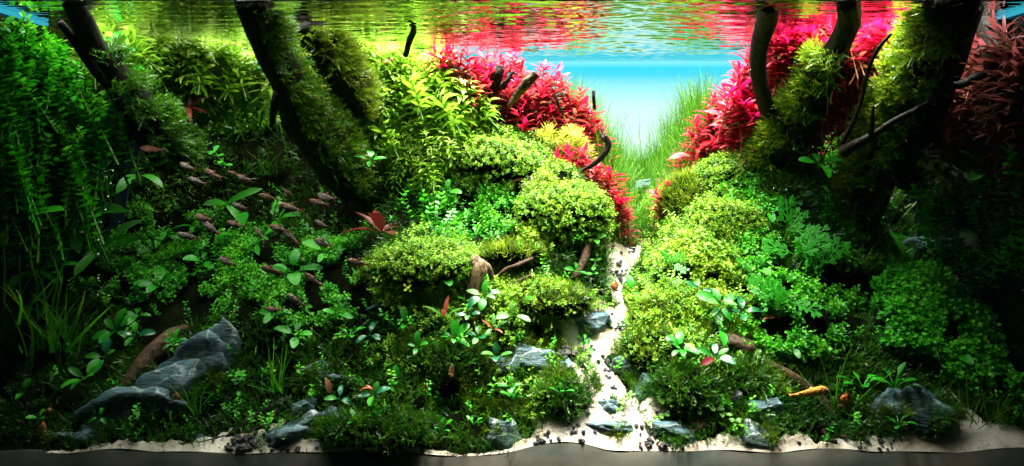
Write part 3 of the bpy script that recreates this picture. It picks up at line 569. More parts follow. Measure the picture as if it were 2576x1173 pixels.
def solid_stem(name, proto):      # the same plant joined into one mesh, for those too deep in the mass to show their leaves
    parts = []; mats = []
    for ch in KIDS[proto.name]:
        me = ch.data; n = len(me.vertices); v = np.zeros(n * 3, np.float32); me.vertices.foreach_get('co', v); v = v.reshape(-1, 3); m = np.array(ch.matrix_basis)
        f = np.zeros(len(me.loops), np.int32); me.loops.foreach_get('vertex_index', f)
        parts.append((v @ m[:3, :3].T + m[:3, 3], f.reshape(-1, 4), np.full(n, .1)))
    V, F, T = cat_parts(parts); return V, F, T
ORD = 'first second third fourth fifth sixth seventh eighth ninth tenth eleventh twelfth thirteenth fourteenth fifteenth sixteenth seventeenth eighteenth nineteenth twentieth'.split()
def place_words(pts, per=9):
    n = len(pts); rows = max(1, math.ceil(n / per)); o = sorted(range(n), key=lambda i: pts[i][1]); out = [''] * n
    for r_ in range(rows):
        row = sorted(o[r_ * per:(r_ + 1) * per], key=lambda i: pts[i][0])
        for c, i in enumerate(row): out[i] = '%s from left, row %s from top' % (ORD[c], NUMW[r_])
    return out
NUMW = 'one two three four five six seven eight nine ten eleven twelve thirteen fourteen fifteen'.split()
def plant_patch(poly, anchors, n, protos, label, cat, group, scale=(.8, 1.15), back=0, spacing=None, tilt=.35, backmat=None):
    xs = [p[0] for p in poly]; ys = [p[1] for p in poly]; pts = []; tries = 0; A = np.array(anchors, float); sp_ = spacing or math.sqrt((max(xs) - min(xs)) * (max(ys) - min(ys)) / n) * .55
    while len(pts) < n and tries < n * 80:
        tries += 1; x, y = RS.uniform(min(xs), max(xs)), RS.uniform(min(ys), max(ys))
        if not in_poly(np.array([x]), np.array([y]), poly)[0]: continue
        if any((x - a) ** 2 + (y - b) ** 2 < sp_ ** 2 for a, b, _ in pts): continue
        d = 1 / ((A[:, 0] - x) ** 2 + (A[:, 1] - y) ** 2 + 400); Y = float((d * A[:, 2]).sum() / d.sum()); pts.append((x, y, Y))
    first = True; where = place_words(pts)
    for j, (x, y, Y) in enumerate(pts):
        Y += RS.uniform(-.012, .012); p = W(x, y, max(.02, min(Y, .478))); p.z = min(p.z, WATER - .004)
        k = RS.randrange(len(protos)); o = protos[k]
        if id(o) in FRESH: FRESH.discard(id(o))
        else: o = copy_tree(o)
        o.location = p; o.rotation_euler = (RS.uniform(-tilt, tilt) + (.55 if 'lime' in group else .15), RS.uniform(-tilt, tilt), RS.uniform(0, 6.28)); s = RS.uniform(*scale); o.scale = (s, s, s); tag(o, '%s, %s' % (label, where[j]), cat, group)
    if back:
        T = [solid_stem('x', p) for p in protos]; k = back; P = []; 
        for _ in range(k):
            x, y, Y = pts[RS.randrange(len(pts))]; Y += RS.uniform(.012, .05); p = W(x + RS.uniform(-25, 25), y + RS.uniform(-5, 45), min(Y, .48)); p.z = min(p.z - .006, WATER - .01); P.append(list(p))
        N = np.array([0, 0, 1.]) + (NR.rand(k, 3) - .5) * .7; V, F, Tt = merge(T, NR.randint(0, len(T), k), frames(N, np.full(k, 1.)), np.array(P))
        o = link('stem_thicket', tri_mesh('thicket', V, F, Tt), backmat or protos[0].children[1].data.materials[0]); tag(o, 'inner mass of ' + label, 'plant mass', kind='stuff')
    return pts
FRESH = set()
def protos(nm, cnt, **kw):
    ps = [proto_stem(nm, seed=100 + 7 * k + len(nm), **kw) for k in range(cnt)]
    for p in ps: FRESH.add(id(p))
    return ps
RED = dict(h=.075, nodes=7, per=3, lens=.021, wid=.30, prof='lance', smat=M['stem_red'], curl=.7, tipup=1.15, baseel=.25, lo=.35)
red_l = protos('red_stem_plant', 4, mat=M['red'], **RED)
plant_patch([(1085,150),(1110,112),(1170,112),(1215,135),(1300,125),(1330,165),(1400,165),(1430,215),(1500,260),(1515,330),(1470,355),(1400,335),(1330,350),(1250,335),(1230,260),(1180,200)],
  [(1120,130,.33),(1300,140,.38),(1480,280,.40),(1300,320,.35),(1200,220,.34)], 105, red_l, 'crimson stem left of blue gap', 'stem plant', 'crimson stems left of the blue gap', back=110)
red_m = protos('red_stem_plant', 3, mat=M['red'], **{**RED, 'h': .055, 'lens': .020})
plant_patch([(1400,375),(1470,365),(1520,420),(1560,470),(1590,550),(1560,552),(1500,500),(1440,460),(1410,430)], [(1420,390,.31),(1570,540,.27)], 34, red_m, 'deep red stem left of valley', 'stem plant', 'deep red stems along the left valley edge', back=20)
pink_r = protos('pink_stem_plant', 4, mat=M['pink'], **{**RED, 'lens': .026})
plant_patch([(1850,170),(1950,55),(2100,45),(2270,40),(2290,110),(2230,260),(2100,300),(1960,300),(1880,300),(1830,240)], [(1900,170,.32),(1990,90,.19),(2100,60,.13),(2250,60,.12),(2050,280,.26),(2220,260,.24)], 130, pink_r,
  'pink red stem behind mossy branch', 'stem plant', 'pink red stems behind the mossy branch', back=110)
red_r = protos('red_stem_plant', 3, mat=M['red'], **RED)
plant_patch([(1700,420),(1745,330),(1790,250),(1840,190),(1900,200),(1930,320),(1890,410),(1800,440),(1750,425)], [(1750,350,.36),(1850,210,.38),(1880,400,.31)], 70, red_r,
  'scarlet stem right of blue gap', 'stem plant', 'scarlet stems on the slope right of the blue gap', back=80, backmat=M['mauve'])
red_v = protos('red_stem_plant', 2, mat=M['red'], **{**RED, 'h': .05, 'lens': .018})
plant_patch([(1650,500),(1670,455),(1740,445),(1735,490),(1680,530),(1655,525)], [(1690,490,.30)], 14, red_v, 'small red stem right of valley', 'stem plant', 'deep red stems right of the grass valley')
mau = protos('mauve_stem_plant', 3, mat=M['mauve'], **{**RED, 'h': .075, 'nodes': 7, 'lens': .030, 'wid': .2, 'baseel': 0, 'lo': .15})
plant_patch([(2370,70),(2580,40),(2600,330),(2360,360),(2350,240)], [(2400,100,.17),(2580,80,.03),(2450,400,.13)], 56, mau, 'mauve stem at right edge', 'stem plant', 'mauve stems at the right edge', back=40)
LIME = dict(h=.07, nodes=6, per=5, lens=.024, wid=.24, prof='lance', mat=M['lime'], smat=M['stem'], curl=1.0, tipup=.75, baseel=.2, lo=.35)
lime = protos('lime_stem_plant', 4, **LIME)
plant_patch([(800,110),(900,95),(1090,135),(1180,200),(1245,270),(1230,340),(1180,350),(1100,330),(1000,350),(950,310),(880,250),(850,180)], [(850,110,.32),(1080,140,.34),(1230,300,.33),(950,300,.27),(1050,230,.30)], 120, lime,
  'lime stem on bushy hill', 'stem plant', 'lime stems on the bushy hill', back=120)
lime2 = protos('lime_stem_plant', 3, **{**LIME, 'lens': .014, 'h': .06})
plant_patch([(980,340),(1130,330),(1150,420),(1100,470),(1130,520),(1060,500),(1000,420)], [(1060,400,.27)], 45, lime2, 'small lime stem below bushy hill', 'stem plant', 'small lime stems below the bushy hill', back=50)
lime3 = protos('lime_stem_plant', 3, **{**LIME, 'lens': .024})
plant_patch([(230,60),(500,60),(590,95),(690,150),(680,230),(560,200),(430,160),(300,200),(240,150)], [(300,110,.16),(420,100,.24),(600,130,.30)], 85, lime3, 'pale lime stem between left trunks', 'stem plant', 'pale lime stems between the left trunks', back=90)
limeb = protos('lime_stem_plant', 3, **{**LIME, 'lens': .024})
plant_patch([(300,132),(1110,132),(1110,165),(700,175),(680,230),(560,230),(420,200),(300,200)], [(700,140,.455)], 75, limeb, 'rearmost lime stem at waterline', 'stem plant', 'lime stems in the rear row', back=110)
rb = protos('pink_stem_plant', 2, mat=M['pink'], **RED)
plant_patch([(1880,140),(2400,136),(2400,240),(1900,240)], [(2100,140,.455)], 45, rb, 'rearmost pink stem at waterline', 'stem plant', 'pink stems in the rear row', back=70)
ROUND = dict(h=.13, nodes=17, per=3, lens=.0115, wid=.55, prof='round', mat=M['deep'], smat=M['stem'], curl=.35, tipup=.9, baseel=.45, lo=.1, fold=.15)
rnd = protos('round_leaved_stem', 4, **ROUND)
plant_patch([(-20,20),(130,50),(180,120),(230,180),(290,200),(260,300),(120,420),(-20,440)], [(0,50,.03),(150,100,.1),(250,200,.15),(100,400,.08)], 84, rnd, 'round leaved stem at left edge', 'stem plant', 'round leaved stems at the left edge', back=90, scale=(.7, 1.2))
yel = protos('yellow_stem_plant', 3, h=.05, nodes=7, per=7, lens=.014, wid=.10, prof='lance', mat=M['yellow'], smat=M['stem'], curl=.5, tipup=1.2, baseel=.4, lo=.5, segs=2)
plant_patch([(1320,350),(1360,320),(1440,320),(1500,350),(1510,385),(1430,375),(1350,385)], [(1400,350,.33)], 26, yel, 'starry yellow stem under crimson thicket', 'stem plant', 'yellow starry stems below the crimson thicket')
gsm = protos('green_stem_plant', 3, **{**ROUND, 'h': .045, 'nodes': 6, 'lens': .009, 'lo': .2})
plant_patch([(1900,350),(2000,330),(2060,420),(2180,560),(2130,640),(1960,600),(1900,500)], [(2000,450,.26)], 36, gsm, 'small green stem below mossy branch', 'stem plant', 'small green stems below the mossy branch')
plant_patch([(2330,380),(2600,350),(2600,640),(2400,660),(2300,520)], [(2560,400,.02),(2400,420,.14),(2400,600,.12)], 40, protos('green_stem_plant', 2, **{**ROUND, 'h': .05, 'nodes': 6, 'lens': .011, 'lo': .2}), 'dim green stem below mauve stems', 'stem plant', 'dim green stems below the mauve stems', back=20)
plant_patch([(240,560),(560,550),(600,700),(520,760),(250,700)], [(400,620,.2)], 34, protos('green_stem_plant', 2, **{**ROUND, 'h': .04, 'nodes': 6, 'lens': .008, 'lo': .2}), 'green creeping stem below fish', 'stem plant', 'small green stems below the fish')
plant_patch([(1000,480),(1090,480),(1290,600),(1180,610),(1080,600)], [(1100,550,.21)], 16, protos('green_stem_plant', 2, **{**ROUND, 'h': .045, 'nodes': 6, 'lens': .008, 'lo': .2}), 'small green stem between mounds', 'stem plant', 'small green stems between the mounds')

# ------------------------------------------------------------------ driftwood
def catmull(P, n=8):
    P = [np.array(p, float) for p in P]; P = [2 * P[0] - P[1]] + P + [2 * P[-1] - P[-2]]; out = []
    for i in range(1, len(P) - 2):
        for k in range(n):
            t = k / n; a, b, c, d = P[i - 1:i + 3]
            out.append(.5 * ((2 * b) + (c - a) * t + (2 * a - 5 * b + 4 * c - d) * t * t + (3 * b - a - 3 * c + d) * t ** 3))
    out.append(P[-2]); return np.array(out)
def tube_data(pts, rough=.12, seg=14, flat=1.0, seed=0, n=8, taper=False):
    """pts: (px,py,Y,radius px)"""
    C = catmull([list(W(*p[:3])) + [p[3] * (p[2] + .9) / FPX] for p in pts], n); V = []; m = len(C)
    T = np.gradient(C[:, :3], axis=0); T /= np.linalg.norm(T, axis=1, keepdims=True); u = np.cross(T[0], (0, 1, .1)); u /= np.linalg.norm(u); ring = []
    for i in range(m):
        u = u - T[i] * (u @ T[i]); u /= np.linalg.norm(u); v = np.cross(T[i], u); r = C[i, 3]
        for k in range(seg):
            a = 2 * math.pi * k / seg; d = u * math.cos(a) + v * math.sin(a) * flat
            q = Vector(d * 2.2 + T[i] * 0) ; s = i / n * .9 + seed
            rr = r * (1 + rough * 1.6 * mnoise.noise(Vector((q.x * 1.4, q.y * 1.4 + s * .35, q.z * 1.4 + seed))) + rough * .9 * mnoise.noise(Vector((q.x * 4, q.z * 4 + seed, s * .9))))
            V.append(C[i, :3] + d * rr)
    F = [(i * seg + k, i * seg + (k + 1) % seg, (i + 1) * seg + (k + 1) % seg, (i + 1) * seg + k) for i in range(m - 1) for k in range(seg)]
    V += [C[0, :3] - T[0] * C[0, 3] * .15, C[-1, :3] + T[-1] * C[-1, 3] * .5]; a, b = len(V) - 2, len(V) - 1
    F += [(k, a, a, (k + 1) % seg) for k in range(seg)] + [((m - 1) * seg + k, (m - 1) * seg + (k + 1) % seg, b, b) for k in range(seg)]
    return np.array(V), F
def tube_mesh(name, V, F):
    me = bpy.data.meshes.new(name); me.from_pydata([tuple(v) for v in V], [], [tuple(dict.fromkeys(f)) for f in F]); me.polygons.foreach_set('use_smooth', [True] * len(me.polygons)); return me
def moss_on(parent, V, F, n, mat, side, scale=1.0, zrange=None, name='moss', jit=.5):
    """fronds on the faces of a branch, on the sides that 'side' points to; world coordinates"""
    F4 = np.array([f for f in F if len(set(f)) == 4]); A, B, C_, D = (V[F4[:, i]] for i in range(4)); N = np.cross(C_ - A, D - B); ar = np.linalg.norm(N, axis=1); N /= ar[:, None] + 1e-12; cen = (A + B + C_ + D) / 4
    # outward test
    sd = np.array(side, float); sd /= np.linalg.norm(sd); w_ = ar * np.clip(N @ sd + .1, 0, 1) * np.clip([mnoise.noise(Vector(c * 38)) * 2.2 + .55 for c in cen], .03, 1)
    if zrange: w_ = w_ * ((cen[:, 2] > zrange[0]) & (cen[:, 2] < zrange[1]))
    w_ /= w_.sum(); i = NR.choice(len(F4), n, p=w_); u, v = NR.rand(n, 1), NR.rand(n, 1)
    P = A[i] * (1 - u) * (1 - v) + B[i] * u * (1 - v) + C_[i] * u * v + D[i] * (1 - u) * v + N[i] * .0015
    P[:, 2] = np.minimum(P[:, 2], WATER - .003)
    VV, FF, TT = merge(MOSS, NR.randint(0, len(MOSS), n), frames(N[i] + np.array([0, 0, .35]) + (NR.rand(n, 3) - .5) * 2 * jit, scale * (.6 + .7 * NR.rand(n))), P, .5 * (NR.rand(n) - .2))
    if parent is not None: VV = VV - np.array(parent.location)
    o = link(name, tri_mesh(name, VV, FF, TT, smooth=False), mat, parent); o['kind'] = 'stuff'; return o
def wood(name, pts, mat, label, cat='driftwood', rough=.14, seg=14, flat=1., seed=0, moss=None, extra=None, group=None):
    if min(p[1] for p in pts) > 815 or label.startswith('broad brown'):
        g = lambda L_: [(p[0], p[1], max(.006, gY(p[0], min(p[1] + p[3] * .6, 1122)) - .2 * p[3] / FPX), p[3]) for p in L_]; pts = g(pts); extra = [g(e) for e in extra or []]
    root_loc = W(*pts[-1][:3]); root = empty(name, root_loc); tag(root, label, cat, group)
    V, F = tube_data(pts, rough, seg, flat, seed); link('branch', tube_mesh('branch', V - np.array(root_loc), F), mat, root)
    for e in extra or []:
        V2, F2 = tube_data(e, rough, max(6, seg - 4), 1, seed + 3); link('twig', tube_mesh('twig', V2 - np.array(root_loc), F2), mat, root)
    for mo in moss or []: moss_on(root, V, F, *mo)
    return root
Wd, Wb, Wp = M['wood'], M['wood_brown'], M['wood_pale']
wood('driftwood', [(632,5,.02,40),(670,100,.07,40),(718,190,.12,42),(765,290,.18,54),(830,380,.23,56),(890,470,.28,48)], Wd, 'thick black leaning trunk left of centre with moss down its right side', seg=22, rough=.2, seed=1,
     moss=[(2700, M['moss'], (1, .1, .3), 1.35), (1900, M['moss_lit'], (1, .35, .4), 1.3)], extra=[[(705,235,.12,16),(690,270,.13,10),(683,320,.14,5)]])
wood('driftwood_branch', [(765,60,.14,30),(800,110,.16,40),(850,180,.2,48),(900,270,.26,40)], Wd, 'mossy branch stump tucked behind the thick black leaning trunk', seed=4, moss=[(2600, M['moss_lit'], (.6, -.2, .6), 1.3)])
wood('driftwood', [(172,-10,.02,25),(205,50,.05,27),(245,130,.09,28),(310,220,.13,40),(380,310,.18,50),(440,400,.24,50)], Wd, 'dark trunk in the upper left corner sloping down to the right', seed=7, seg=18,
     moss=[(2400, M['moss'], (.6, -.2, .6), 1.4, (.2, .46))], extra=[[(150,55,.05,8),(200,120,.07,12),(260,200,.1,14),(330,255,.13,8)]])
wood('driftwood_stub', [(436,112,.3,5),(452,140,.3,14),(470,180,.31,34),(480,240,.33,38),(500,300,.36,34)], Wd, 'small mossy stub with a bare black point between the two left trunks', seed=9, moss=[(2000, M['moss_lit'], (.1, -.5, .6), 1.1, (.0, .455))])
wood('driftwood_branch', [(1932,8,.05,25),(1930,50,.09,27),(1913,110,.13,22),(1908,180,.17,21),(1922,250,.21,20),(1948,335,.26,22)], Wd, 'smooth black branch rising to the water in front of the scarlet stems', seed=12, rough=.07)
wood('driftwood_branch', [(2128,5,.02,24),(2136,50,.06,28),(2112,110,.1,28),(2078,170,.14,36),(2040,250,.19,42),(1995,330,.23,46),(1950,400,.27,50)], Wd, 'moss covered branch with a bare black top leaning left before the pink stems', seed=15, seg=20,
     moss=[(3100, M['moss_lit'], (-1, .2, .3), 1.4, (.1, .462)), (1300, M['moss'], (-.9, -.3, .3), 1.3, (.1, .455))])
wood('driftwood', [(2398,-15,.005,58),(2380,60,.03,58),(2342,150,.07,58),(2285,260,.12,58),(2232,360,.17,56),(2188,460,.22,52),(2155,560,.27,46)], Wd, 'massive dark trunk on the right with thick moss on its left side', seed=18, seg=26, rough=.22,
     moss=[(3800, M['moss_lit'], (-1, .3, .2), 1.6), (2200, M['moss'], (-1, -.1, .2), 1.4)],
     extra=[[(2456,15,.04,20),(2432,90,.07,20),(2390,200,.1,24),(2330,330,.15,30),(2270,460,.2,34)]])
wood('driftwood_stick', [(2520,172,.06,8),(2495,180,.06,10),(2455,195,.065,11),(2420,212,.07,11),(2370,222,.08,13),(2320,245,.1,16)], Wd, 'black bent stick reaching right from the massive trunk', seed=20, rough=.1, seg=10)
wood('driftwood_twig', [(2242,85,.04,4),(2205,130,.05,5),(2180,190,.06,5),(2168,250,.07,5),(2145,310,.08,6),(2118,360,.09,8)], Wd, 'thin dark twig curving down before the moss of the massive trunk', seed=22, rough=.08, seg=8)
wood('driftwood_twig', [(2360,245,.05,7),(2300,280,.05,8),(2240,310,.06,8),(2200,338,.07,9),(2150,365,.08,13),(2120,385,.09,16)], Wd, 'grey brown forked twig crossing below the massive trunk', seed=23, rough=.1, seg=10, extra=[[(2198,265,.05,3),(2194,300,.06,6),(2192,345,.07,8)]])
wood('driftwood', [(2470,30,.36,20),(2505,120,.34,26),(2530,220,.32,30),(2550,330,.3,34)], Wd, 'dim upright trunk among the mauve stems at the right edge', seed=24)
wood('driftwood_stick', [(1040,62,.16,7),(1040,80,.17,8),(1030,105,.18,8),(1020,140,.2,7)], Wd, 'short bare stick poking out of the lime bush to the waterline', seed=25, rough=.1, seg=8)
wood('driftwood_stump', [(1258,165,.34,10),(1252,190,.34,14),(1240,220,.35,14),(1230,250,.36,12)], Wd, 'dark short stump among the crimson stems', seed=26, rough=.25, extra=[[(1290,180,.33,4),(1275,205,.33,7),(1258,225,.34,8)]])
wood('driftwood_stick', [(1348,185,.31,12),(1325,210,.31,13),(1300,240,.32,10),(1280,268,.33,5)], Wb, 'splintered brown stick leaning among the crimson stems', seed=27, rough=.25)
wood('driftwood_twig', [(1398,238,.33,3),(1404,262,.33,4),(1418,290,.34,3)], Wd, 'tiny dark twig right of the splintered brown stick', seed=28, seg=6)
wood('driftwood_twig', [(1493,228,.36,3.5),(1494,250,.36,4),(1496,275,.37,4)], Wd, 'tiny upright black twig at the left edge of the blue gap', seed=29, seg=6)
wood('driftwood_twig', [(1523,342,.24,5),(1530,362,.24,8),(1520,388,.24,8),(1495,412,.25,7),(1462,430,.26,4)], Wd, 'black hooked twig over the narrow row of deep red stems', seed=30, rough=.1, seg=10, extra=[[(1508,322,.25,2.5),(1512,340,.245,4),(1524,356,.24,6)]])
wood('root', [(1485,585,.19,7),(1478,620,.175,9),(1465,665,.16,10),(1445,700,.15,8)], Wb, 'brown root under the round bright mound', 'root', seed=31, rough=.2, extra=[[(1440,620,.185,7),(1425,660,.17,8),(1400,700,.155,8)]])
wood('driftwood_stump', [(1185,655,.128,14),(1205,668,.122,20),(1200,700,.118,19),(1185,745,.115,15)], Wp, 'pale fibrous stump at the right end of the bright left mound', seed=33, rough=.2, extra=[[(1212,660,.12,9),(1230,675,.12,7),(1238,705,.12,5)]])
wood('driftwood_twig', [(1340,650,.14,5),(1300,668,.13,6),(1270,680,.13,5),(1248,700,.13,4)], Wb, 'thin brown twig lying over the blue rock under the turf ledge', seed=34, seg=8, extra=[[(1345,690,.13,4),(1310,705,.125,5),(1280,722,.12,4)]])
wood('driftwood_log', [(470,825,.10,10),(430,850,.09,20),(380,895,.085,22),(335,945,.08,18),(305,985,.075,10)], Wb, 'thick brown log resting behind the large slate rock', seed=35, rough=.2)
wood('driftwood_stick', [(105,318,.2,4),(150,350,.2,7),(185,400,.2,8),(235,440,.2,9)], Wb, 'brown rough stick sloping down in the left dark water', seed=36, seg=8, rough=.3)
wood('driftwood_stick', [(188,325,.22,9),(196,360,.22,12),(205,400,.22,14),(240,450,.22,12)], Wb, 'dark broken stick standing right of the brown sloping one', seed=37, seg=8, rough=.3)
wood('root', [(350,1140,.002,3),(385,1134,.004,4),(440,1120,.008,4),(500,1115,.01,5),(560,1100,.013,5),(620,1088,.016,4),(680,1058,.02,5),(700,1010,.03,4)], Wb, 'long thin brown root lying across the front sand', 'root', seed=38, seg=8, rough=.15)
wood('root', [(560,1108,.006,4),(600,1080,.01,9),(650,1045,.015,11),(700,1015,.022,8),(735,1000,.03,5)], Wd, 'thick black root arching down to the front sand', 'root', seed=39, seg=10)
wood('root', [(800,955,.04,5),(765,970,.038,5),(720,972,.036,4),(680,985,.034,4),(630,1010,.03,4),(590,1040,.026,3)], Wb, 'orange brown thin root above the black arching root', 'root', seed=40, seg=8)
wood('driftwood_log', [(1880,895,.085,8),(1940,925,.08,15),(2010,965,.075,18),(2070,1015,.06,15),(2100,1060,.04,9)], Wb, 'broad brown log under the moss behind the orange fish', seed=41, rough=.2, flat=.6)
wood('driftwood_stick', [(2070,1080,.02,7),(2090,1110,.016,6),(2130,1128,.01,5)], Wb, 'short curved brown root on the sand right of the veined rock', seed=42, seg=8)
wood('driftwood_stick', [(2172,1078,.016,6),(2168,1105,.012,5),(2162,1125,.01,5)], Wb, 'short upright brown stick on the front sand', seed=43, seg=8)
wood('driftwood_stick', [(2262,1100,.012,5),(2275,1125,.008,7),(2295,1148,.004,6)], Wb, 'thick short brown stick in front of the big blue rock', seed=44, seg=8)
wood('driftwood_stick', [(1790,1050,.03,10),(1760,1065,.025,16),(1740,1085,.02,10)], Wb, 'frayed brown wood end above the black gravel', seed=45, rough=.4, extra=[[(1700,1062,.03,3),(1730,1068,.02,5),(1770,1060,.03,5)], [(1715,1085,.02,3),(1740,1080,.018,4),(1775,1072,.03,4)], [(1735,1100,.018,2),(1750,1085,.018,4),(1780,1065,.03,4)]])
wood('driftwood_stick', [(1805,850,.10,10),(1840,860,.1,22),(1890,880,.09,24)], Wb, 'reddish brown wood showing through moss behind the large leaved plants', seed=46, rough=.3)

# ------------------------------------------------------------------ rocks
def rock_moss(o, n, seed):
    me = o.data; k = len(me.vertices); v = np.zeros(k * 3, np.float32); me.vertices.foreach_get('co', v); v = v.reshape(-1, 3); nn = np.zeros(k * 3, np.float32); me.vertices.foreach_get('normal', nn); nn = nn.reshape(-1, 3)
    w_ = np.array([mnoise.noise(Vector(c * 42) + Vector((seed, 0, 0))) for c in v]); lo = (v[:, 2] - v[:, 2].min()) / (np.ptp(v[:, 2]) + 1e-6)
    w_ = np.clip(w_ + .55 * (.45 - lo) - .05, 0, 1) * (nn[:, 1] < .5)
    if w_.sum() <= 0: return
    i = NR.choice(k, n, p=w_ / w_.sum()); P = v[i] + (NR.rand(n, 3) - .5) * .004; VV, FF, TT = tmerge(NR.randint(0, len(MOSS), n), frames(nn[i] + np.array([0, 0, .5]) + (NR.rand(n, 3) - .5) * .9, .5 + .5 * NR.rand(n)), P)
    m_ = link('moss', tri_mesh('moss', VV, FF, TT, smooth=False), M['moss_gold' if seed % 3 == 0 else 'moss'], o); m_['kind'] = 'stuff'
def tmerge(idx, Fm, P):
    out = []
    for t, (V, F, T) in enumerate(MOSS):
        q = np.where(idx == t)[0]
        if len(q): out.append(((np.einsum('kij,nj->kni', Fm[q], V) + P[q][:, None]).reshape(-1, 3), (F[None] + (np.arange(len(q)) * len(V))[:, None, None]).reshape(-1, 3), np.tile(T, len(q)) + .2 * NR.rand()))
    return cat_parts(out)
def rock(px, py, Y, wpx, hpx, mat, label, tilt=0, depth=.7, seed=0, name='rock', planes=11, rough=.21, group=None, emb=.30, cat='rock', sub=4):
    bm = bmesh.new(); bmesh.ops.create_icosphere(bm, subdivisions=sub, radius=1); r = random.Random(seed)
    pl = [(Vector((r.gauss(0, 1), r.gauss(0, 1), r.gauss(0, 1))).normalized(), r.uniform(.55, .85)) for _ in range(planes)]
    for v in bm.verts:
        p = v.co.copy()
        for nrm, d in pl:
            e = p.dot(nrm) - d
            if e > 0: p -= nrm * e * .92
        q = p * 1.7 + Vector((seed, seed * .37, 0)); q2 = Vector((p.x * 3, p.y * 3, p.z * 9)) + Vector((seed, 0, 0))
        v.co = p * (1 + rough * mnoise.noise(q) * 1.4 + rough * .45 * mnoise.noise(q * 3.1) + rough * .9 * (mnoise.ridged_multi_fractal(q2, .8, 2.1, 4, 1.0, 2.0) * .3 - .4))
    Y = gY(px, min(py + hpx * .38, 1124)) + .5 * emb * (hpx + wpx) * (Y + .9) / FPX * depth; k = (Y + .9) / FPX; me = bpy.data.meshes.new('rock')
    S = Matrix.Rotation(-math.radians(tilt), 4, 'Y') @ Matrix.Diagonal((wpx * k / 2 / .76, (wpx + hpx) / 2 * k / 2 * depth / .85, hpx * k / 2 / .76, 1)); bm.transform(S)
    for f in bm.faces: f.smooth = True
    bm.to_mesh(me); bm.free(); o = link(name, me, mat); o.location = W(px, py, Y); tag(o, label, cat, group)
    rock_moss(o, int(60 + (wpx * hpx) * .022), seed); return o
R_, RV, RW = M['rock'], M['rock_vein'], M['rock_white']
rock(320,1035,.045,230,95,R_,'large pale slate rock lying at the lower left, lowest of the slate group',18,.6,1)
rock(430,985,.055,170,100,R_,'slate rock in the middle of the slate group at the lower left',22,.6,2)
rock(505,925,.065,180,120,R_,'tall layered slate rock, upper middle of the slate group',28,.6,3)
rock(565,880,.07,80,110,R_,'narrow slate rock at the top right end of the slate group',10,.6,4)
rock(720,1095,.012,150,58,R_,'dark flat rock on the front sand beside the black gravel',14,.7,5)
rock(775,1065,.02,100,50,RW,'white streaked rock behind the dark flat front rock',12,.7,6)
rock(765,1030,.03,55,55,R_,'small blue rock standing behind the white streaked front rock',-40,.7,7)
rock(850,950,.04,75,22,RW,'thin bright white rock shard in the moss right of the grass tuft',-6,.6,8,rough=.3)
rock(800,930,.05,70,40,R_,'small round teal rock left of the white shard',0,.8,9,planes=4)
rock(835,1070,.012,60,70,R_,'teal rock half buried in the front moss clump',20,.5,10)
rock(1060,1085,.01,85,50,R_,'low blue rock at the front beside the moss clump',10,.7,11)
rock(1272,1108,.010,112,82,RV,'triangular dark rock with white veins at the front centre',-18,.6,12,planes=12)
rock(1325,915,.075,165,70,RV,'large flat topped rock with pale veins left of the path',4,.7,13,planes=12)
rock(1270,925,.07,60,50,R_,'small dark rock left of the flat topped veined rock',0,.8,14)
rock(1425,930,.07,34,40,R_,'small pale rock between the flat topped rock and the sand',-20,.8,15,planes=6)
rock(1465,825,.125,105,62,R_,'dark blue rock under the moss ledge beside the path bend',8,.7,16)
rock(1510,805,.14,50,34,R_,'small dark rock where the path narrows',0,.8,17)
rock(1590,935,.078,74,100,RV,'tall blue rock with white vein on the right bank of the path',35,.6,18,planes=12,emb=.7)
rock(1640,990,.055,95,90,R_,'blue grey rock face below the right bank',25,.7,19,planes=10,emb=.7)
rock(1535,1025,.035,40,50,R_,'dark blue rock standing in the sand path',30,.6,20)
rock(1530,1075,.022,110,34,R_,'flat dark mossy rock in the front of the sand path',-8,.7,21)
rock(1690,1085,.02,90,60,R_,'dark rock behind the black gravel right of the path',-10,.7,22)
rock(1725,1110,.012,52,52,RV,'small angular blue rock on the front right gravel',20,.8,23,planes=12)
rock(1905,1105,.014,95,58,RW,'dark rock with bright white crest on the front sand',-30,.7,24,planes=10)
rock(1925,1040,.04,80,80,R_,'blue rock half covered by moss left of the orange fish',-30,.6,25)
rock(2320,1050,.035,150,150,R_,'big blue rock at the lower right beside the bare sand',-15,.7,26,planes=12)
rock(2240,1040,.04,90,110,R_,'dark blue rock joined to the left side of the big blue rock',10,.7,27)
rock(2320,625,.2,110,48,R_,'dim blue rock high on the dark right slope',12,.7,28)
rock(2260,680,.19,70,40,R_,'small dim rock below the blue rock on the right slope',20,.7,29)
rock(1602,475,.36,66,44,RV,'round white streaked rock at the foot of the grass valley',20,.8,30,planes=6)
rock(1010,750,.115,140,34,R_,'blue slate slab sticking out under the bright left mound',24,.8,31)
rock(1285,690,.145,95,56,R_,'blue rock sheltered under the turf ledge',-6,.7,32)
rock(1290,735,.13,110,30,R_,'flat blue slab below the rock under the turf ledge',4,.8,33)
rock(2420,935,.08,70,40,R_,'dark blue rock among the round leaves on the far right',-10,.7,34)
rock(1850,1010,.045,60,46,RW,'pale small rock in the moss between the bright vine and the log',-30,.7,35)
rock(150,1095,.015,85,16,RW,'thin pale shard on the dark ground at the lower left',0,.8,36)
rock(215,1105,.01,60,36,R_,'small dark rock at the left end of the front sand',0,.8,37)
rock(500,1108,.012,70,20,R_,'small flat teal rock on the front sand left of the root',0,.8,38)

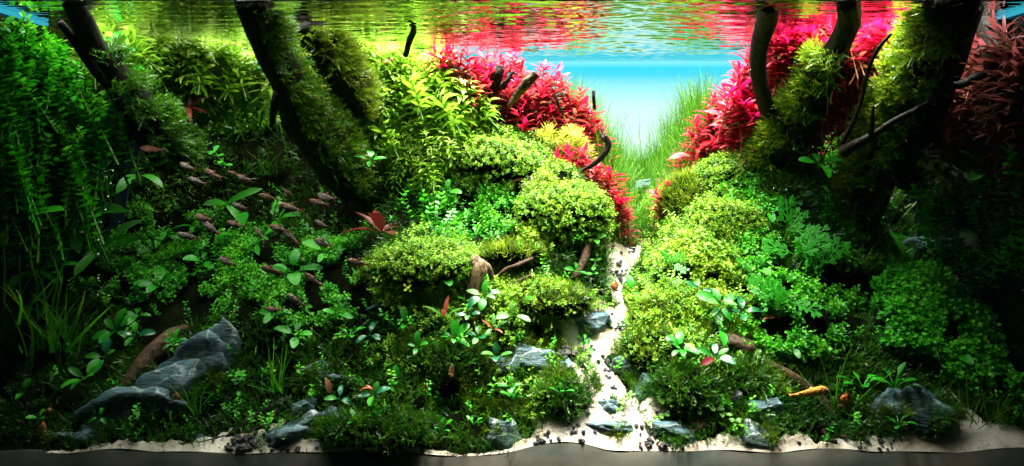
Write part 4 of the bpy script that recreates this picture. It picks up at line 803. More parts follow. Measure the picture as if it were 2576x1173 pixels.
def pebble_protos():
    out = []
    for k in range(5):
        bm = bmesh.new(); bmesh.ops.create_icosphere(bm, subdivisions=1, radius=1); r = random.Random(k)
        for v in bm.verts: v.co = Vector((v.co.x * r.uniform(1, 1.4), v.co.y, v.co.z * .7)) * (1 + r.uniform(-.22, .22))
        me = bpy.data.meshes.new('pebble'); bm.to_mesh(me); bm.free(); me.materials.append(M['pebble_brown'] if k == 4 else M['pebble']); out.append(me)
    return out
PEB = pebble_protos(); PW = {}
PCL = [(600,1135,.006,42,9,40,'dark pebble in the gravel heap beside the dark flat front rock','gravel heap on the left front sand'),(1055,1130,.005,30,10,18,'dark pebble on the sand gap left of the triangular rock','pebbles in the front sand gap'),
 (1365,1125,.006,30,12,20,'dark pebble on the front sand right of the triangular rock','pebbles right of the triangular rock'),(1650,1112,.010,48,16,46,'black pebble in the gravel heap right of the path mouth','gravel heap right of the path mouth'),
 (1420,900,.088,26,22,34,'black pebble beside the flat topped veined rock','pebbles beside the flat topped rock'),(1580,845,.13,34,14,34,'black pebble in the heap at the outer side of the path bend','pebbles at the path bend'),
 (1520,770,.17,16,22,16,'black pebble beside the dark rock where the path narrows','pebbles at the narrow part'),(1555,700,.235,20,22,26,'black pebble along the left edge of the upper path','pebbles along the upper path'),
 (1590,640,.28,14,14,10,'black pebble at the top of the path','pebbles at the top of the path'),(1590,720,.225,8,8,6,'black pebble along the right edge of the upper path','pebbles right of the upper path'),(1470,905,.1,34,12,26,'black pebble on the left bank of the path bend','pebbles left of the path bend'),(1540,1000,.05,24,20,16,'dark pebble beside the rock in the path','pebbles beside the path rock'),(1480,1100,.012,70,14,9,'single black pebble lying on the open front sand','single pebbles on the open sand'),
 (760,1142,.003,60,5,8,'tiny dark pebble on the narrow front sand strip','tiny pebbles on the front strip'),(2200,1130,.005,120,8,16,'dark pebble on the right front sand','pebbles on the right front sand'),(1450,985,.05,30,18,10,'dark pebble at the mossy edge of the wide path','pebbles at the mossy path edge'),(1545,925,.08,24,14,14,'dark pebble above the tall veined rock','pebbles above the tall rock')]
for px, py, Y, sxp, syp, n, lab, grp in PCL:
    for i in range(n):
        Y0 = gY(px, py); Y = Y0; x = px + RS.gauss(0, sxp * .6); c = W(x, py, Y); y = max(.002, Y + RS.gauss(0, syp * .6) * .0009); s = RS.uniform(.0016, .0033); z = float(H(c.x, y)[0]) + s * .4 + .003 + (RS.random() * s * 1.6 if n > 25 else 0)
        o = link('pebble', PEB[RS.choice((0, 1, 2, 3, 0, 1, 2, 3, 4))]); o.location = (c.x, y, z); o.rotation_euler = (RS.uniform(-.5, .5), RS.uniform(-.5, .5), RS.uniform(0, 6)); o.scale = (s, s, s); PW.setdefault(grp, []).append((o, lab, *[float(v) for v in proj(np.array([[c.x, y, z]]))[0]], float(proj(np.array([[c.x, y, z]]))[1][0]))); tag(o, lab, 'pebble', grp)
for grp, L_ in PW.items():
    for (o, lab, *_), wds in zip(L_, place_words([(e[2], e[-1]) for e in L_], 8)): o['label'] = '%s, %s' % (' '.join(lab.replace('the ', '').replace(' of ', ' ').replace(' on ', ' ').split()[:9]), wds)
k = 900; x = NR.uniform(-.55, .58, k); y = NR.rand(k) ** 2 * .05; s_ = sand_mask(x, y) > .1; y2 = NR.uniform(0, .3, 900); x2 = NR.uniform(.05, .22, 900); s2 = sand_mask(x2, y2) > .05
X = np.concatenate([x[s_], x2[s2]]); Yy = np.concatenate([y[s_], y2[s2]]); pts = np.stack([X, Yy, H(X, Yy) + .0042], 1); N = np.array([0, 0, 1.]) + (NR.rand(len(X), 3) - .5) * .4
V, F, T = merge([small_leaf(.003, .0008), small_leaf(.0016, .0014)], NR.randint(0, 2, len(X)), frames(np.cross(N, NR.rand(len(X), 3)), .5 + NR.rand(len(X))), pts); o = link('debris', tri_mesh('debris', V, F, T), M['brown_leaf']); tag(o, 'tiny brown plant debris scattered on the sand', 'debris', kind='stuff')

# ------------------------------------------------------------------ broad leaved plants, each leaf a part
HANG = ('red_leaf_sprig', 'large_pink_leaf')
def rosette(name, px, py, Y, n, Lpx, mat, label, wid=.5, prof='round', el=(.3, 1.1), lean=.55, pet=.35, az=None, cat='plant', curl=.7, wave=0., fold=.25, roll=0., seed=None, size_var=.25, leaf_name='leaf', fan=6.28):
    r = random.Random(seed if seed is not None else int(px * 7 + py)); Y = Y if (py < 430 or name in HANG) else max(.004, gY(px, min(py + 12, 1120)) - .012); Lpx = Lpx * (1 if (py < 430 or 'red' in name) else .86); root = empty(name, W(px, py - 6, Y)); root.rotation_euler = (lean, roll, 0); tag(root, label, cat); k = (Y + .9) / FPX * Lpx
    mats = mat if isinstance(mat, (list, tuple)) else [mat]
    for i in range(n):
        me = tri_mesh(leaf_name, *leaf_shape(1, wid * r.uniform(.85, 1.15), 6, prof, curl * r.uniform(.5, 1.4), fold, r.uniform(-.35, .35), wave, 0, .1, pet)); me.materials.append(mats[i % len(mats)])
        s = k * r.uniform(1 - size_var, 1 + size_var); a = (az[i] if az else r.uniform(-.25, .25) + i * fan / n + (math.pi if fan < 6 else 0))
        m = Matrix.Rotation(a, 4, 'Z') @ Matrix.Rotation(r.uniform(*el), 4, 'X') @ Matrix.Rotation(r.uniform(-.35, .35), 4, 'Y') @ Matrix.Scale(s, 4); link(leaf_name, me, None, root, m)
    return root
B, BP, BB, DG, BR, MR, CU = M['broad'], M['broad_pale'], M['broad_blue'], M['deep'], M['brown_leaf'], M['maroon'], M['copper']
RT = [
 (1115,712,.105,5,42,[B,B,BB],'bright green rosette in front of the pale fibrous stump'),(1215,752,.10,6,40,[B,BP,BB],'rosette of rounded green and pale leaves below the pale stump'),
 (1180,800,.095,4,34,[BP,BB],'pale bluish rosette left of the rounded green one'),(1705,700,.135,2,42,[B],'single large green leaf pair on a stalk right of the path'),
 (1812,775,.105,7,50,[B,B,BP],'largest bright green rosette on the right bank'),(1868,795,.10,4,44,[BB],'bluish dark leaves right of the largest rosette'),(1810,835,.095,2,55,[B],'drooping broad leaf hanging under the largest rosette'),
 (1712,885,.085,6,42,[B],'green rosette at the left edge of the right bank moss'),(1800,905,.075,5,42,[BB,B,MR],'dark rosette with a red brown leaf below the largest rosette'),(1592,742,.155,2,44,[B],'broad leaf leaning over the path from the right'),
 (1760,735,.12,4,34,[BP,BB],'pale bluish leaves between the stalk leaf and the largest rosette'),(510,665,.13,3,40,[B],'three smooth green leaves under the school of fish'),(400,725,.12,4,46,[B],'pair of broad bright leaves in the left undergrowth'),
 (345,800,.10,4,36,[DG],'dim green rosette above the brown log'),(290,840,.085,6,46,[B],'bright rosette with glowing rounded leaves left of the log'),(340,850,.085,4,40,[DG,BB],'dark rosette touching the brown log'),(265,905,.075,4,40,[BB,DG],'bluish rosette under the glowing one'),
 (215,960,.06,6,44,[DG,B],'dark green rosette at the lower left'),(60,995,.05,2,32,[B],'single round leaf on a tall stalk in the lower left corner'),(100,1060,.035,3,24,[DG],'small dim leaves above the pale shard'),(435,870,.08,5,30,[B],'small rosette on the upper slate rock'),
 (250,1055,.03,3,26,[B],'small leaf pair right of the lower left rosette'),(850,800,.10,3,52,[B],'tall upright green leaf left of the slate slab'),(735,690,.12,5,60,[B,DG],'pointed leaved plant among the lower fish'),(690,800,.11,4,44,[DG,B],'dark leaved plant under the lowest fish'),
 (745,850,.09,4,46,[DG],'drooping dark leaves at the left of the centre moss'),(930,850,.075,3,42,[BB],'bluish wavy leaf pair in the centre moss'),(1020,825,.075,2,36,[B],'bright curled leaf in the centre moss'),(1050,880,.07,4,30,[B],'little green rosette in the centre moss'),
 (1140,860,.075,6,42,[B],'green rosette in the moss above the brown dead leaf'),(1205,855,.08,5,36,[B,BB],'small mixed rosette left of the copper leaf plant'),(1250,905,.065,4,44,[BB,BP],'dull grey green leaves left of the flat topped rock'),(1290,800,.09,3,36,[BP],'pale narrow leaves above the flat topped rock'),
 (1480,880,.09,2,30,[B],'small leaf on the veined rock edge'),(1000,965,.045,2,30,[B],'spoon leaf on a thin stalk in the front moss'),(940,1000,.04,4,40,[DG,BB],'dark rosette behind the curved red stalk'),(855,1010,.035,3,34,[BB,B],'three dull leaves below the tan leaf'),
 (2000,510,.2,4,44,[BB],'glossy dark leaves with pale edges on the right slope'),(1935,540,.19,4,46,[DG,BB],'dark striped leaf plant above the bright fern'),(2100,480,.18,5,36,[DG],'dim broad leaves under the massive trunk'),(2060,420,.17,4,40,[DG,B],'green leaves at the foot of the mossy branch'),
 (1910,685,.14,2,40,[B],'heart shaped leaf right of the mound'),(2390,795,.11,1,36,[B],'single round leaf floating over the round leaved carpet'),(2400,900,.09,2,52,[B],'oval leaf over the edge of the round leaved carpet'),(2430,930,.08,4,46,[DG],'dark broad leaves at the foot of the round leaved carpet'),
 (2290,690,.15,1,120,[DG],'long drooping strap leaf on the dark right slope'),(2480,440,.24,5,60,[DG],'dim broad leaved plant under the mauve stems'),(2395,450,.24,4,44,[DG,BB],'bluish plant at the right of the massive trunk'),(1125,490,.2,3,40,[DG,B],'rounded leaf pair in the shade between bush and mounds'),
 (930,410,.2,4,30,[B],'small green star shaped leaves at the foot of the leaning trunk'),(1995,880,.08,4,34,[B],'green leaves over the brown log'),(1500,610,.15,4,26,[BP],'pale oval leaves on stalks in the hollow by the path'),(1540,720,.14,3,22,[BP,B],'small pale leaf stalks beside the upper path'),
 (1450,690,.13,4,24,[B],'small green leaves at the foot of the root'),(1285,980,.05,4,28,[B],'spatula leaves below the flat topped rock'),(600,600,.16,3,64,[B],'bright broad leaf pair among the fish'),(820,640,.15,4,46,[DG],'dim curved leaves behind the lone centre fish'),
]
for px, py, Y, n, L, mats, lab in RT:
    rosette('broad_leaved_plant', px, py, Y, n, L, mats, lab, wid=.52, prof='round', el=(.15, .95), lean=.6, pet=.35)
SP = [(880,855,.07,7,40,'upright spatula leaved plant left of the centre moss'),(900,1075,.012,8,36,'spatula leaved plant at the front of the centre moss clump'),(1190,1075,.02,6,34,'spoon leaved plant left of the triangular rock'),(1110,1090,.012,5,34,'small spoon leaved plant by the low blue rock'),
 (2170,985,.045,7,55,'bright spatula leaved plant above the big blue rock'),(2250,985,.045,8,60,'tallest spatula leaved plant above the big blue rock'),(2260,1080,.018,7,44,'dark spatula leaved plant before the big blue rock'),(1470,870,.10,5,26,'little spatula leaves on the rock by the path'),
 (1560,830,.13,4,26,'little spatula leaves at the path bend'),(1410,1000,.045,6,34,'spatula leaves in the moss left of the wide path'),(1290,1010,.04,7,34,'spatula leaves in the dark moss above the triangular rock'),(1700,880,.08,4,30,'thin spatula leaves on the right bank'),(960,700,.12,5,26,'tiny pale spatula leaves left of the bright mound')]
for px, py, Y, n, L, lab in SP: rosette('spatula_leaved_plant', px, py, Y, n, L, [M['fern'], B], lab, wid=.36, prof='spat', el=(.55, 1.25), lean=.15, pet=.25, curl=.9)
rosette('red_broad_leaved_plant', 475, 275, .24, 7, 50, [MR, M['red'], MR], 'lone red plant hanging in the dark water between the left trunks', wid=.26, prof='lance', el=(-.3, .6), lean=.9, pet=.05, curl=.5, leaf_name='leaf')
rosette('red_broad_leaved_plant', 960, 590, .15, 7, 80, [MR, MR, MR, BR], 'large maroon plant with upright leaves above the bright left mound', wid=.32, prof='lance', el=(.1, 1.25), lean=.35, pet=.05, curl=.6, wave=.06, az=[1.0, .45, -.8, -1.35, 1.9, 2.9, -2.3], size_var=.45)
rosette('red_leaf_sprig', 972, 165, .27, 3, 30, [M['red']], 'small red leaves poking from the lime bush', wid=.36, prof='lance', el=(.5, 1.0), lean=.5, pet=0)
rosette('large_pink_leaf', 1735, 400, .30, 2, 60, [M['red']], 'large single pink leaf at the lower edge of the scarlet stems', wid=.45, prof='lance', el=(.2, .5), lean=.6, pet=0, az=[1.5, 1.9])
rosette('copper_leaved_plant', 1118, 808, .085, 4, 55, [CU, BP], 'wavy pinkish copper leaf rising from the centre moss', wid=.26, prof='lance', el=(.7, 1.2), lean=.3, pet=.2, wave=.09, curl=.5)
rosette('copper_leaved_plant', 1240, 835, .082, 5, 46, [BP, CU], 'copper and grey wavy leaved plant left of the path', wid=.3, prof='lance', el=(.3, .9), lean=.5, pet=.2, wave=.09)
rosette('copper_leaved_plant', 1920, 808, .09, 2, 46, [CU], 'pinkish folded leaf on the right bank', wid=.28, prof='lance', el=(.2, .5), lean=.5, pet=0, az=[-1.2, -1.6], wave=.05)
rosette('tan_leaf', 830, 995, .035, 1, 46, [BR], 'single upright tan leaf in the front moss', wid=.5, prof='lance', el=(1.0, 1.0), lean=.5, pet=0, az=[.4], cat='leaf')
rosette('dead_leaf', 1135, 955, .055, 2, 34, [BR], 'crumpled brown dead leaf in the moss', wid=.55, prof='lance', el=(1.1, 1.5), lean=.5, pet=0, wave=.08, cat='leaf')
rosette('red_spike_leaf', 1070, 1000, .04, 1, 44, [M['red']], 'narrow upright red leaf in the front moss', wid=.14, prof='lance', el=(1.4, 1.4), lean=.1, pet=0, cat='leaf', curl=.2)
rosette('orange_stalk_plant', 940, 990, .038, 2, 46, [CU], 'curved red orange stalk in the front moss', wid=.14, prof='strap', el=(.9, 1.2), lean=.4, pet=0, curl=1.6, az=[1.2, 1.5])
rosette('yellow_leaf', 1752, 888, .075, 1, 26, [M['yellow']], 'small yellow leaf beside the red brown leaf', wid=.7, prof='round', el=(.7, .7), lean=.6, pet=.2, cat='leaf', az=[1.2])
rosette('copper_leaved_plant', 280, 810, .09, 4, 40, [MR, BR], 'reddish brown leaves at the base of the bright grass tuft', wid=.3, prof='lance', el=(.1, .5), lean=.5, pet=.1, wave=.05)
rosette('copper_leaved_plant', 1330, 460, .265, 8, 38, [MR, BB, BR], 'dark maroon rosette between the two upper mounds', wid=.32, prof='lance', el=(.1, .7), lean=.5, pet=.1, wave=.06)
JF = [(60,560,.22,3,130,'broad dim strap leaves behind the left edge grass'),(150,560,.22,3,140,'dim drooping strap leaves right of the left edge leaves'),(250,640,.19,3,130,'long dim strap leaf sloping in the left undergrowth'),(350,450,.26,2,110,'dim strap leaf in the dark behind the sprig'),(570,520,.22,4,110,'long arching strap leaves behind the school of fish'),
 (420,590,.17,2,80,'slim bright edged leaf left of the fish'),(90,690,.15,3,110,'broad glowing leaf low at the left edge'),(650,620,.16,4,80,'bright strap leaves under the middle fish'),(2230,690,.16,6,90,'dark strap leaved plant on the right slope'),(700,560,.2,3,90,'green strap leaves crossing behind the fish')]
for px, py, Y, n, L, lab in JF: rosette('strap_leaved_plant', px, py, Y, n, L, [DG, B] if Y < .18 else [DG], lab, wid=.24, prof='strap', el=(.2, 1.0), lean=.5, pet=.02, curl=.8, wave=.02, fan=3.1, roll=RS.uniform(-.6, .6))
def frond_data(seed, pairs=4):
    r = random.Random(seed); P = [leaf_shape(1, .04, 6, 'strap', .4, .1)]
    for i in range(pairs):
        t = .18 + .75 * i / pairs
        for s in (-1, 1):
            L = (.42 - .25 * t) * r.uniform(.8, 1.15) * (1.2 if i > 1 else .8); a = -s * r.uniform(.6, .85); base = (0, t * .97, -.2 * t * t)
            P.append(xf(leaf_shape(L, .055, 4, 'strap', .3, .1), rot(a, 0), base)); d = np.array((-math.sin(a), math.cos(a), 0))
            for q, f in ((.45, .5), (.7, .42)):
                for s2 in (-1, 1): P.append(xf(leaf_shape(L * f, .05, 3, 'strap', .2, .1), rot(a + s2 * .6, 0), np.array(base) + d * L * q))
    return cat_parts(P)
FR = [tri_mesh('frond', *frond_data(k)) for k in range(3)]
for m_ in FR: m_.materials.append(M['fern'])
FRB = [tri_mesh('frond', *frond_data(k + 5)) for k in range(2)]
for m_ in FRB: m_.materials.append(M['moss_gold'])
for px, py, Y, n, L, lab, ms in [(2000,640,.115,4,105,'brightest lobed fern on the right slope',FR),(2060,675,.11,3,90,'lobed fern frond cluster right of the brightest fern',FR),(1985,580,.14,3,95,'lobed fern above the brightest fern',FR),(1990,760,.10,4,75,'small lobed fern above the brown log slope',FR),(2300,380,.12,3,130,'pale feathery fern fronds before the massive trunk',FRB),
   (1690,665,.14,3,48,'small pale lobed sprout right of the upper path',FR),(1880,720,.12,4,48,'yellow green lobed sprout on the right mound',FR),(2200,400,.15,3,70,'dim fern at the foot of the massive trunk',FR),(2130,490,.15,3,70,'dim lobed fern under the thin twig',FR)]:
    Y = gY(px, py) - .028 if py > 430 else Y; root = empty('fern', W(px, py, Y)); root.rotation_euler = (.95, RS.uniform(-.3, .3), 0); tag(root, lab, 'fern')
    for i in range(n):
        m = Matrix.Rotation(RS.uniform(-2.4, 1.2) if ms is FR else -2.6 + .5 * i, 4, 'Z') @ Matrix.Rotation(RS.uniform(0, .5), 4, 'X') @ Matrix.Scale(L * 1.1 * (Y + .9) / FPX * RS.uniform(.75, 1.1), 4); link('frond', ms[i % len(ms)], None, root, m)
# ---- trailing stems with round leaves
def vine(pts, sp, Lpx, mat, label, name='creeping_stem', wid=.7, per=2, stem_r=1.6):
    pts = [(p[0], p[1], p[2] if p[1] < 540 else max(.004, gY(p[0], min(p[1] + 10, 1120)) - .010)) for p in pts]
    C = catmull([list(W(*p)) for p in pts], 6); k = (pts[0][2] + .9) / FPX; root = empty(name, C[0]); tag(root, label, 'creeping plant'); c0 = C[0]
    V, F = tube_data([(*p, stem_r) for p in pts], 0, 5, n=5); link('stem', tube_mesh('stem', V - c0, F), M['stem'], root)
    mes = [tri_mesh('leaf', *leaf_shape(1, wid, 4, 'round', .5, .15)) for _ in range(2)]
    for m_ in mes: m_.materials.append(mat)
    d = np.cumsum([0] + [np.linalg.norm(C[i + 1] - C[i]) for i in range(len(C) - 1)]); s = 0; j = 0
    while s < d[-1]:
        p = np.array([np.interp(s, d, C[:, a]) for a in range(3)]) - c0; a0 = j * 1.57 + RS.uniform(-.3, .3)
        for q in range(per):
            m = Matrix.Rotation(.5, 4, 'X') @ Matrix.Rotation(a0 + q * math.pi, 4, 'Z') @ Matrix.Rotation(RS.uniform(0, .7), 4, 'X') @ Matrix.Scale(Lpx * k * RS.uniform(.75, 1.15), 4); m.translation = Vector(p); link('leaf', mes[q % 2], None, root, m)
        s += sp * k; j += 1
    return root
L2 = M['carpet']; D2 = M['fern']
for pts, sp, L, mt, lab in [([(1690,1015,.03),(1720,1000,.03),(1745,975,.035)],12,15,L2,'lime trailing stem rising above the vine on the right bank'),([(1660,1010,.03),(1720,1008,.026),(1780,1020,.024),(1830,1045,.022),(1865,1070,.018)],13,17,L2,'long lime vine trailing over the frayed wood'),
  ([(1740,985,.033),(1750,1010,.028),(1765,1040,.026)],12,15,L2,'short lime vine hanging over the frayed wood'),([(1630,1065,.02),(1655,1050,.022),(1680,1040,.025)],10,13,L2,'small lime sprout at the rock below the right bank'),([(1560,1010,.035),(1590,990,.04),(1550,1040,.03)],9,10,L2,'small sprout on the dark rock in the path'),
  ([(1880,800,.09),(1895,850,.085),(1910,900,.08)],11,12,L2,'bright hanging vine right of the largest rosette'),([(2115,770,.1),(2120,820,.09),(2105,860,.085)],10,12,D2,'thin trailing stem on the right of the bank'),([(345,450,.2),(375,470,.2),(400,500,.2),(430,530,.2)],18,20,L2,'bright leafy sprig floating in the dark left of the fish'),
  ([(540,380,.2),(552,400,.2),(568,415,.2)],15,19,M['fern'],'tiny bright sprig above the school of fish'),([(300,575,.17),(330,600,.16),(370,640,.15),(420,650,.14)],16,16,D2,'creeping stem with round leaves left of the fish'),([(430,590,.16),(470,610,.15),(500,640,.15)],16,16,D2,'creeping stem just under the left fish'),
  ([(440,720,.12),(480,690,.13),(530,680,.13)],15,14,D2,'creeping stem beside the three smooth leaves'),([(1490,600,.16),(1500,640,.15),(1490,690,.14)],20,16,BP,'pale leaved stalk in the hollow beside the path'),([(2080,480,.18),(2090,560,.16),(2110,640,.15)],18,17,DG,'dark trailing stem right of the glossy leaves'),
  ([(290,95,.14),(330,200,.15),(380,330,.17),(400,420,.18)],26,40,M['deep'],'long bright leafy stem hanging in front of the upper left trunk'),([(20,60,.1),(60,150,.1),(80,240,.11)],24,34,M['deep'],'close leafy stem at the far left edge'),
  ([(1140,530,.17),(1120,580,.16),(1160,620,.15)],14,14,D2,'small creeping stem left of the round mound'),([(640,720,.12),(690,740,.11),(740,720,.11)],14,13,D2,'creeping stem below the lower fish'),([(760,560,.17),(800,590,.16),(850,610,.15)],13,12,D2,'creeping stem left of the maroon plant'),
  ([(700,500,.2),(690,540,.18),(710,580,.17)],14,12,DG,'dim creeping stem behind the fish school'),([(830,760,.1),(870,800,.09),(850,850,.08)],14,13,L2,'light leafy stem left of the slate slab')]:
    vine(pts, sp, L, mt, lab)
for px, py, lab in ((10,690,'two lobed pale bud on a straight stalk at the left frame edge'),(48,700,'two lobed pale bud on a straight stalk right of the edge one')):
    root = empty('budding_stalk', W(px, py + 90, .12)); tag(root, lab, 'plant'); V, F = tube_data([(px, py + 90, .12, 3), (px + 1, py, .12, 2.5), (px - 1, py - 72, .12, 2.5)], 0, 6, n=4); link('stalk', tube_mesh('stalk', V - np.array(root.location), F), M['stem'], root)
    for s in (-1, 0, 1):
        me = tri_mesh('bud', *leaf_shape(1, .5, 5, 'round', -.4, .5)); me.materials.append(M['yellow']); m = Matrix.Rotation(s * .35, 4, 'Y') @ Matrix.Rotation(1.5, 4, 'X') @ Matrix.Scale(30 * 1.02 / FPX, 4); m.translation = W(px, py - 70, .12) - root.location; link('bud', me, None, root, m)

# ------------------------------------------------------------------ fish
def fishskin(name, cols, bump=.012):
    m, nt, nd, lk = new_mat(name); out = N_(nd, 'ShaderNodeOutputMaterial'); b = N_(nd, 'ShaderNodeBsdfPrincipled'); lk.new(b.outputs[0], out.inputs[0]); tc = N_(nd, 'ShaderNodeTexCoord')
    nz = N_(nd, 'ShaderNodeTexNoise'); nz.inputs['Scale'].default_value = 5; lk.new(tc.outputs['Object'], nz.inputs['Vector']); vo = N_(nd, 'ShaderNodeTexVoronoi'); vo.inputs['Scale'].default_value = 26; lk.new(tc.outputs['Object'], vo.inputs['Vector'])
    rp = N_(nd, 'ShaderNodeValToRGB'); lk.new(nz.outputs[0], rp.inputs[0]); e = rp.color_ramp.elements; e[0].position = .35; e[0].color = (*cols[0], 1); e[1].position = .65; e[1].color = (*cols[1], 1); lk.new(rp.outputs[0], b.inputs['Base Color'])
    bp = N_(nd, 'ShaderNodeBump'); bp.inputs['Distance'].default_value = bump; bp.inputs['Strength'].default_value = .6; lk.new(vo.outputs['Distance'], bp.inputs['Height']); lk.new(bp.outputs[0], b.inputs['Normal']); b.inputs['Roughness'].default_value = .35
    b.inputs['Transmission Weight'].default_value = 0; return m
M['fish'] = fishskin('ember_fish_skin', [(.24, .075, .04), (.36, .14, .09)]); M['fish2'] = fishskin('greyish_fish_skin', [(.17, .11, .09), (.28, .20, .18)]); M['fin'] = leaf_mat('fish_fin', [(.25, .10, .07), (.4, .2, .14)], .6, .4)
M['eye'] = solid_mat('fish_eye', (.01, .01, .01), (.02, .02, .02), 5, .15); M['eyering'] = solid_mat('fish_eye_ring', (.5, .3, .2), (.6, .4, .3), 5, .25); M['gold'] = fishskin('golden_fish_skin', [(.62, .22, .015), (.75, .33, .03)], bump=.003)
def fish_meshes(kind):
    # body along +x: nose at 0, tail root at .8, unit length
    if kind == 0: prof = [(0,.012,0),(.03,.045,0),(.08,.085,.0),(.16,.118,-.004),(.26,.138,-.008),(.36,.14,-.008),(.46,.125,-.002),(.56,.10,.004),(.66,.068,.01),(.75,.045,.012),(.82,.038,.012)]; wf = .32
    else: prof = [(0,.02,-.012),(.03,.065,-.008),(.08,.098,0),(.16,.118,.002),(.26,.12,0),(.38,.108,0),(.5,.09,0),(.62,.07,0),(.74,.05,0),(.84,.036,0)]; wf = .6
    V = []; S = 14
    for x, h, c in prof:
        for k in range(S): a = 2 * math.pi * k / S; V.append((x, math.cos(a) * h * wf * (1.0 if x < .3 else .9), c + math.sin(a) * h))
    F = [(i * S + k, i * S + (k + 1) % S, (i + 1) * S + (k + 1) % S, (i + 1) * S + k) for i in range(len(prof) - 1) for k in range(S)] + [tuple(range(S)), tuple(range(len(V) - 1, len(V) - S - 1, -1))]
    body = tube_mesh('body', np.array(V), F)
    def fin(pts, th=.006):
        n = len(pts); V = [(x, -th / 2, z) for x, z in pts] + [(x, th / 2, z) for x, z in pts]; return tube_mesh('fin', np.array(V), [tuple(range(n)), tuple(range(2 * n - 1, n - 1, -1))] + [(i, i + n, (i + 1) % n + n, (i + 1) % n) for i in range(n)])
    tail = fin([(.80,.035),(.88,.07),(1.0,.13),(.985,.09),(.93,.02),(.92,.01),(.935,-.01),(.985,-.09),(.99,-.115),(.88,-.05),(.80,-.012)] if kind == 0 else [(.82,.02),(.92,.045),(1.0,.07),(.97,0),(1.0,-.07),(.92,-.045),(.82,-.02)])
    dorsal = fin([(.40,.128),(.46,.21),(.50,.225),(.53,.16),(.56,.10)] if kind == 0 else [(.30,.07),(.36,.13),(.44,.13),(.48,.06)]); anal = fin([(.50,-.11),(.56,-.165),(.64,-.13),(.74,-.04)] if kind == 0 else [(.62,-.045),(.68,-.09),(.72,-.08),(.74,-.035)]); pelv = fin([(.34,-.14),(.38,-.20),(.43,-.18),(.42,-.135)] if kind == 0 else [(.2,-.06),(.26,-.13),(.32,-.12),(.28,-.065)])
    return body, tail, dorsal, anal, pelv
def ball(r, sx=1):
    bm = bmesh.new(); bmesh.ops.create_uvsphere(bm, u_segments=12, v_segments=8, radius=r); me = bpy.data.meshes.new('eye'); bm.to_mesh(me); bm.free(); me.polygons.foreach_set('use_smooth', [True] * len(me.polygons)); return me
def make_fish(name, kind, skin):
    body, tail, dors, anal, pelv = fish_meshes(kind); root = empty(name, (0, 0, -5)); ring = ball(.030); pup = ball(.021)
    for n_, me, mt in (('body', body, skin), ('tail_fin', tail, M['fin'] if kind == 0 else M['gold']), ('dorsal_fin', dors, M['fin'] if kind == 0 else M['gold']), ('anal_fin', anal, M['fin'] if kind == 0 else M['gold']), ('pelvic_fin', pelv, M['fin'] if kind == 0 else M['gold'])): kid(root, link(n_, me, mt, root))
    for s in (-1, 1):
        ex, ey, ez = (.075, .032, .018) if kind == 0 else (.085, .056, .03)
        m = Matrix.Diagonal((1, .5, 1, 1)); m.translation = Vector((ex, s * ey, ez)); e = kid(root, link('eye', ring, M['eyering'], root, m))
        m = Matrix.Translation((0, s * .016, 0)); kid(e, link('pupil', pup, M['eye'], e, m))
    return root
FA, FB = make_fish('tetra', 0, M['fish']), make_fish('tetra', 0, M['fish2']); fresh = {id(FA), id(FB)}
FISH = [(352,372,55,6,0,.14,'lone brownish fish above and left of the whole school'),(452,412,56,16,1,.10,'topmost fish of the school, facing left'),(473,447,46,22,1,.12,'fish directly below the topmost fish'),(514,427,50,26,0,.10,'fish right of the topmost fish, nose up'),(572,432,32,18,0,.13,'small reddish fish turned toward the front'),
 (596,443,54,14,0,.10,'fish just right of the small turned one'),(714,478,28,30,0,.2,'tiny dim fish at the back of the school'),(650,490,48,14,0,.13,'fish crossing the bright strap leaf'),(583,514,54,12,1,.10,'pale fish in the upper middle of the school'),(703,513,60,18,0,.10,'fish with raised nose right of centre in the school'),
 (778,504,54,14,0,.12,'orange tinted fish at the right edge of the school'),(797,489,50,14,1,.15,'dim fish behind the orange tinted one'),(491,544,56,10,0,.10,'fish left of centre overlapping a second one'),(508,556,52,38,1,.11,'steeply tilted fish under the overlapping pair'),(571,559,54,12,0,.10,'brown fish in the middle of the school'),
 (445,588,58,14,1,.09,'leftmost fish of the middle row'),(640,572,48,40,1,.15,'dim tilted fish behind the strap leaves'),(676,568,56,16,0,.11,'fish whose tail touches the tilted fish'),(711,578,50,42,1,.12,'tilted fish right of the middle'),(792,554,36,30,1,.17,'small dim fish right of the middle'),
 (790,604,62,12,1,.10,'large grey fish at the right of the middle row'),(551,650,60,14,1,.08,'pale fish low at the left of the school'),(656,672,62,12,0,.08,'brown fish low in the middle of the school'),(766,688,50,38,0,.08,'fish diving down left of the mound'),(872,655,60,12,0,.09,'fish passing in front of a pale leaf by the mound'),
 (720,741,58,34,1,.07,'lowest grey fish of the school'),(666,776,46,8,0,.08,'lowest brownish fish hidden among leaves')]
for px, py, L, ang, k, Y, lab in FISH:
    o = (FA, FB)[k]
    if id(o) in fresh: fresh.discard(id(o))
    else: o = copy_tree(o)
    o.location = W(px, py, Y); s = L * (Y + .9) / FPX * RS.uniform(1.0, 1.12); o.scale = (s, s, s); o.rotation_euler = (RS.uniform(-.15, .15), math.radians(ang), RS.uniform(-.6, .6)); tag(o, lab, 'fish', 'school of small tetras')
g = make_fish('algae_eater', 1, M['gold']); gYv = gY(2040, 1010) - .03; g.location = W(2084, 980, gYv); s = 96 * .935 / FPX; g.scale = (s, s, s); g.rotation_euler = (0, math.radians(13), math.pi - .2); tag(g, 'golden orange slender fish resting above the brown log', 'fish')
M['shell'] = solid_mat('snail_shell', (.35, .08, .02), (.6, .2, .05), 300, .3); M['snail_body'] = solid_mat('snail_flesh', (.2, .07, .04), (.35, .14, .08), 200, .5)
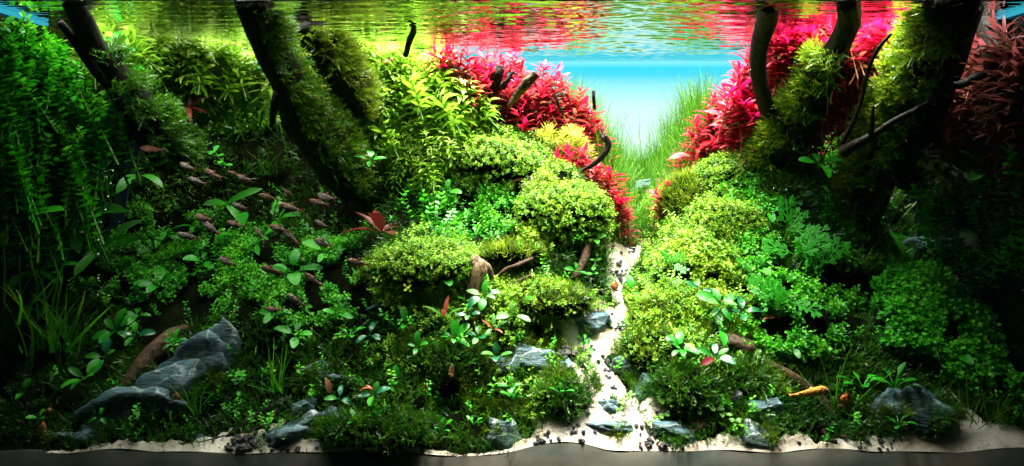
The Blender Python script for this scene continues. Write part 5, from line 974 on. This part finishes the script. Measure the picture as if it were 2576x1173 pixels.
def snail(px, py, Y, wpx, label, tall=1.):
    root = empty('snail', W(px, py, Y)); tag(root, label, 'snail'); k = wpx * (Y + .9) / FPX / 2; C = []; V = []; F = []; n = 34; S = 8
    for i in range(n):
        a = i * .42; t = i / (n - 1); R = k * (.08 + .5 * t ** 1.3); r = k * (.1 + .44 * t ** 1.2); c = Vector((R * math.cos(a), -k * .5 * (1 - t) ** 1.2, R * math.sin(a) * tall + k * .3))
        for q in range(S): b = 2 * math.pi * q / S; V.append((c.x + r * math.cos(b) * math.cos(a), c.y + r * math.sin(b), c.z + r * math.cos(b) * math.sin(a) * tall))
    F = [(i * S + q, i * S + (q + 1) % S, (i + 1) * S + (q + 1) % S, (i + 1) * S + q) for i in range(n - 1) for q in range(S)] + [tuple(range(S)), tuple(range(len(V) - 1, len(V) - S - 1, -1))]
    link('shell', tube_mesh('shell', np.array(V), F), M['shell'], root); bm = bmesh.new(); bmesh.ops.create_icosphere(bm, subdivisions=2, radius=1)
    for v in bm.verts: v.co = Vector((v.co.x * k * 1.1, v.co.y * k * .45, v.co.z * k * .28 - k * .75 * tall))
    me = bpy.data.meshes.new('foot'); bm.to_mesh(me); bm.free(); link('foot', me, M['snail_body'], root)
snail(104, 1085, .02, 26, 'orange red snail climbing over the pale shard at the lower left', 1.5); snail(120, 1040, .035, 22, 'brownish snail above the orange red one'); snail(440, 1000, .03, 20, 'small red snail on the right edge of the slate rock'); snail(442, 1134, .004, 11, 'tiny brown snail on the front sand'); snail(460, 1132, .004, 10, 'tiny brown snail right of its neighbour on the front sand'); snail(2125, 1008, .03, 34, 'pinkish brown snail right of the golden fish'); snail(2415, 1045, .03, 30, 'brown snail beside the bushy grass tuft'); snail(1545, 722, .17, 24, 'orange snail beside the narrow part of the path')
# tiny bubbles drifting in the water
M['bubble'] = solid_mat('white_bubble', (.85, .88, .95), (.95, .95, 1), 5, .1); bub = ball(1); bub.materials.append(M['bubble'])
BUB = [(284,430),(278,462),(272,495),(265,528),(254,560),(247,604),(247,640),(247,700),(246,742)]
for i, (px, py) in enumerate(BUB):
    o = link('air_bubble', bub); o.location = W(px, py, .1); s = .0011; o.scale = (s, s, s); tag(o, 'tiny white bubble, %s from the top of the rising line at the left' % ORD[i], 'bubble', 'line of bubbles at the left')
bm = bmesh.new(); bmesh.ops.create_icosphere(bm, subdivisions=1, radius=1); tv = np.array([v.co[:] for v in bm.verts]); tf = np.array([[v.index for v in f.verts] for f in bm.faces]); bm.free()
k = 170; P = np.array([list(W(RS.uniform(300, 2500), RS.gauss(330, 170), RS.uniform(.06, .2))) for _ in range(k)]); P[:, 2] = np.clip(P[:, 2], .05, .48)
V, F, T = merge([(tv, tf, np.zeros(len(tv)))], np.zeros(k, int), frames(np.tile([0, 0, 1.], (k, 1)), NR.uniform(.0003, .0006, k)), P); o = link('drifting_particle', tri_mesh('specks', V, F), M['bubble']); tag(o, 'tiny pale specks drifting in the water', 'specks', kind='stuff')
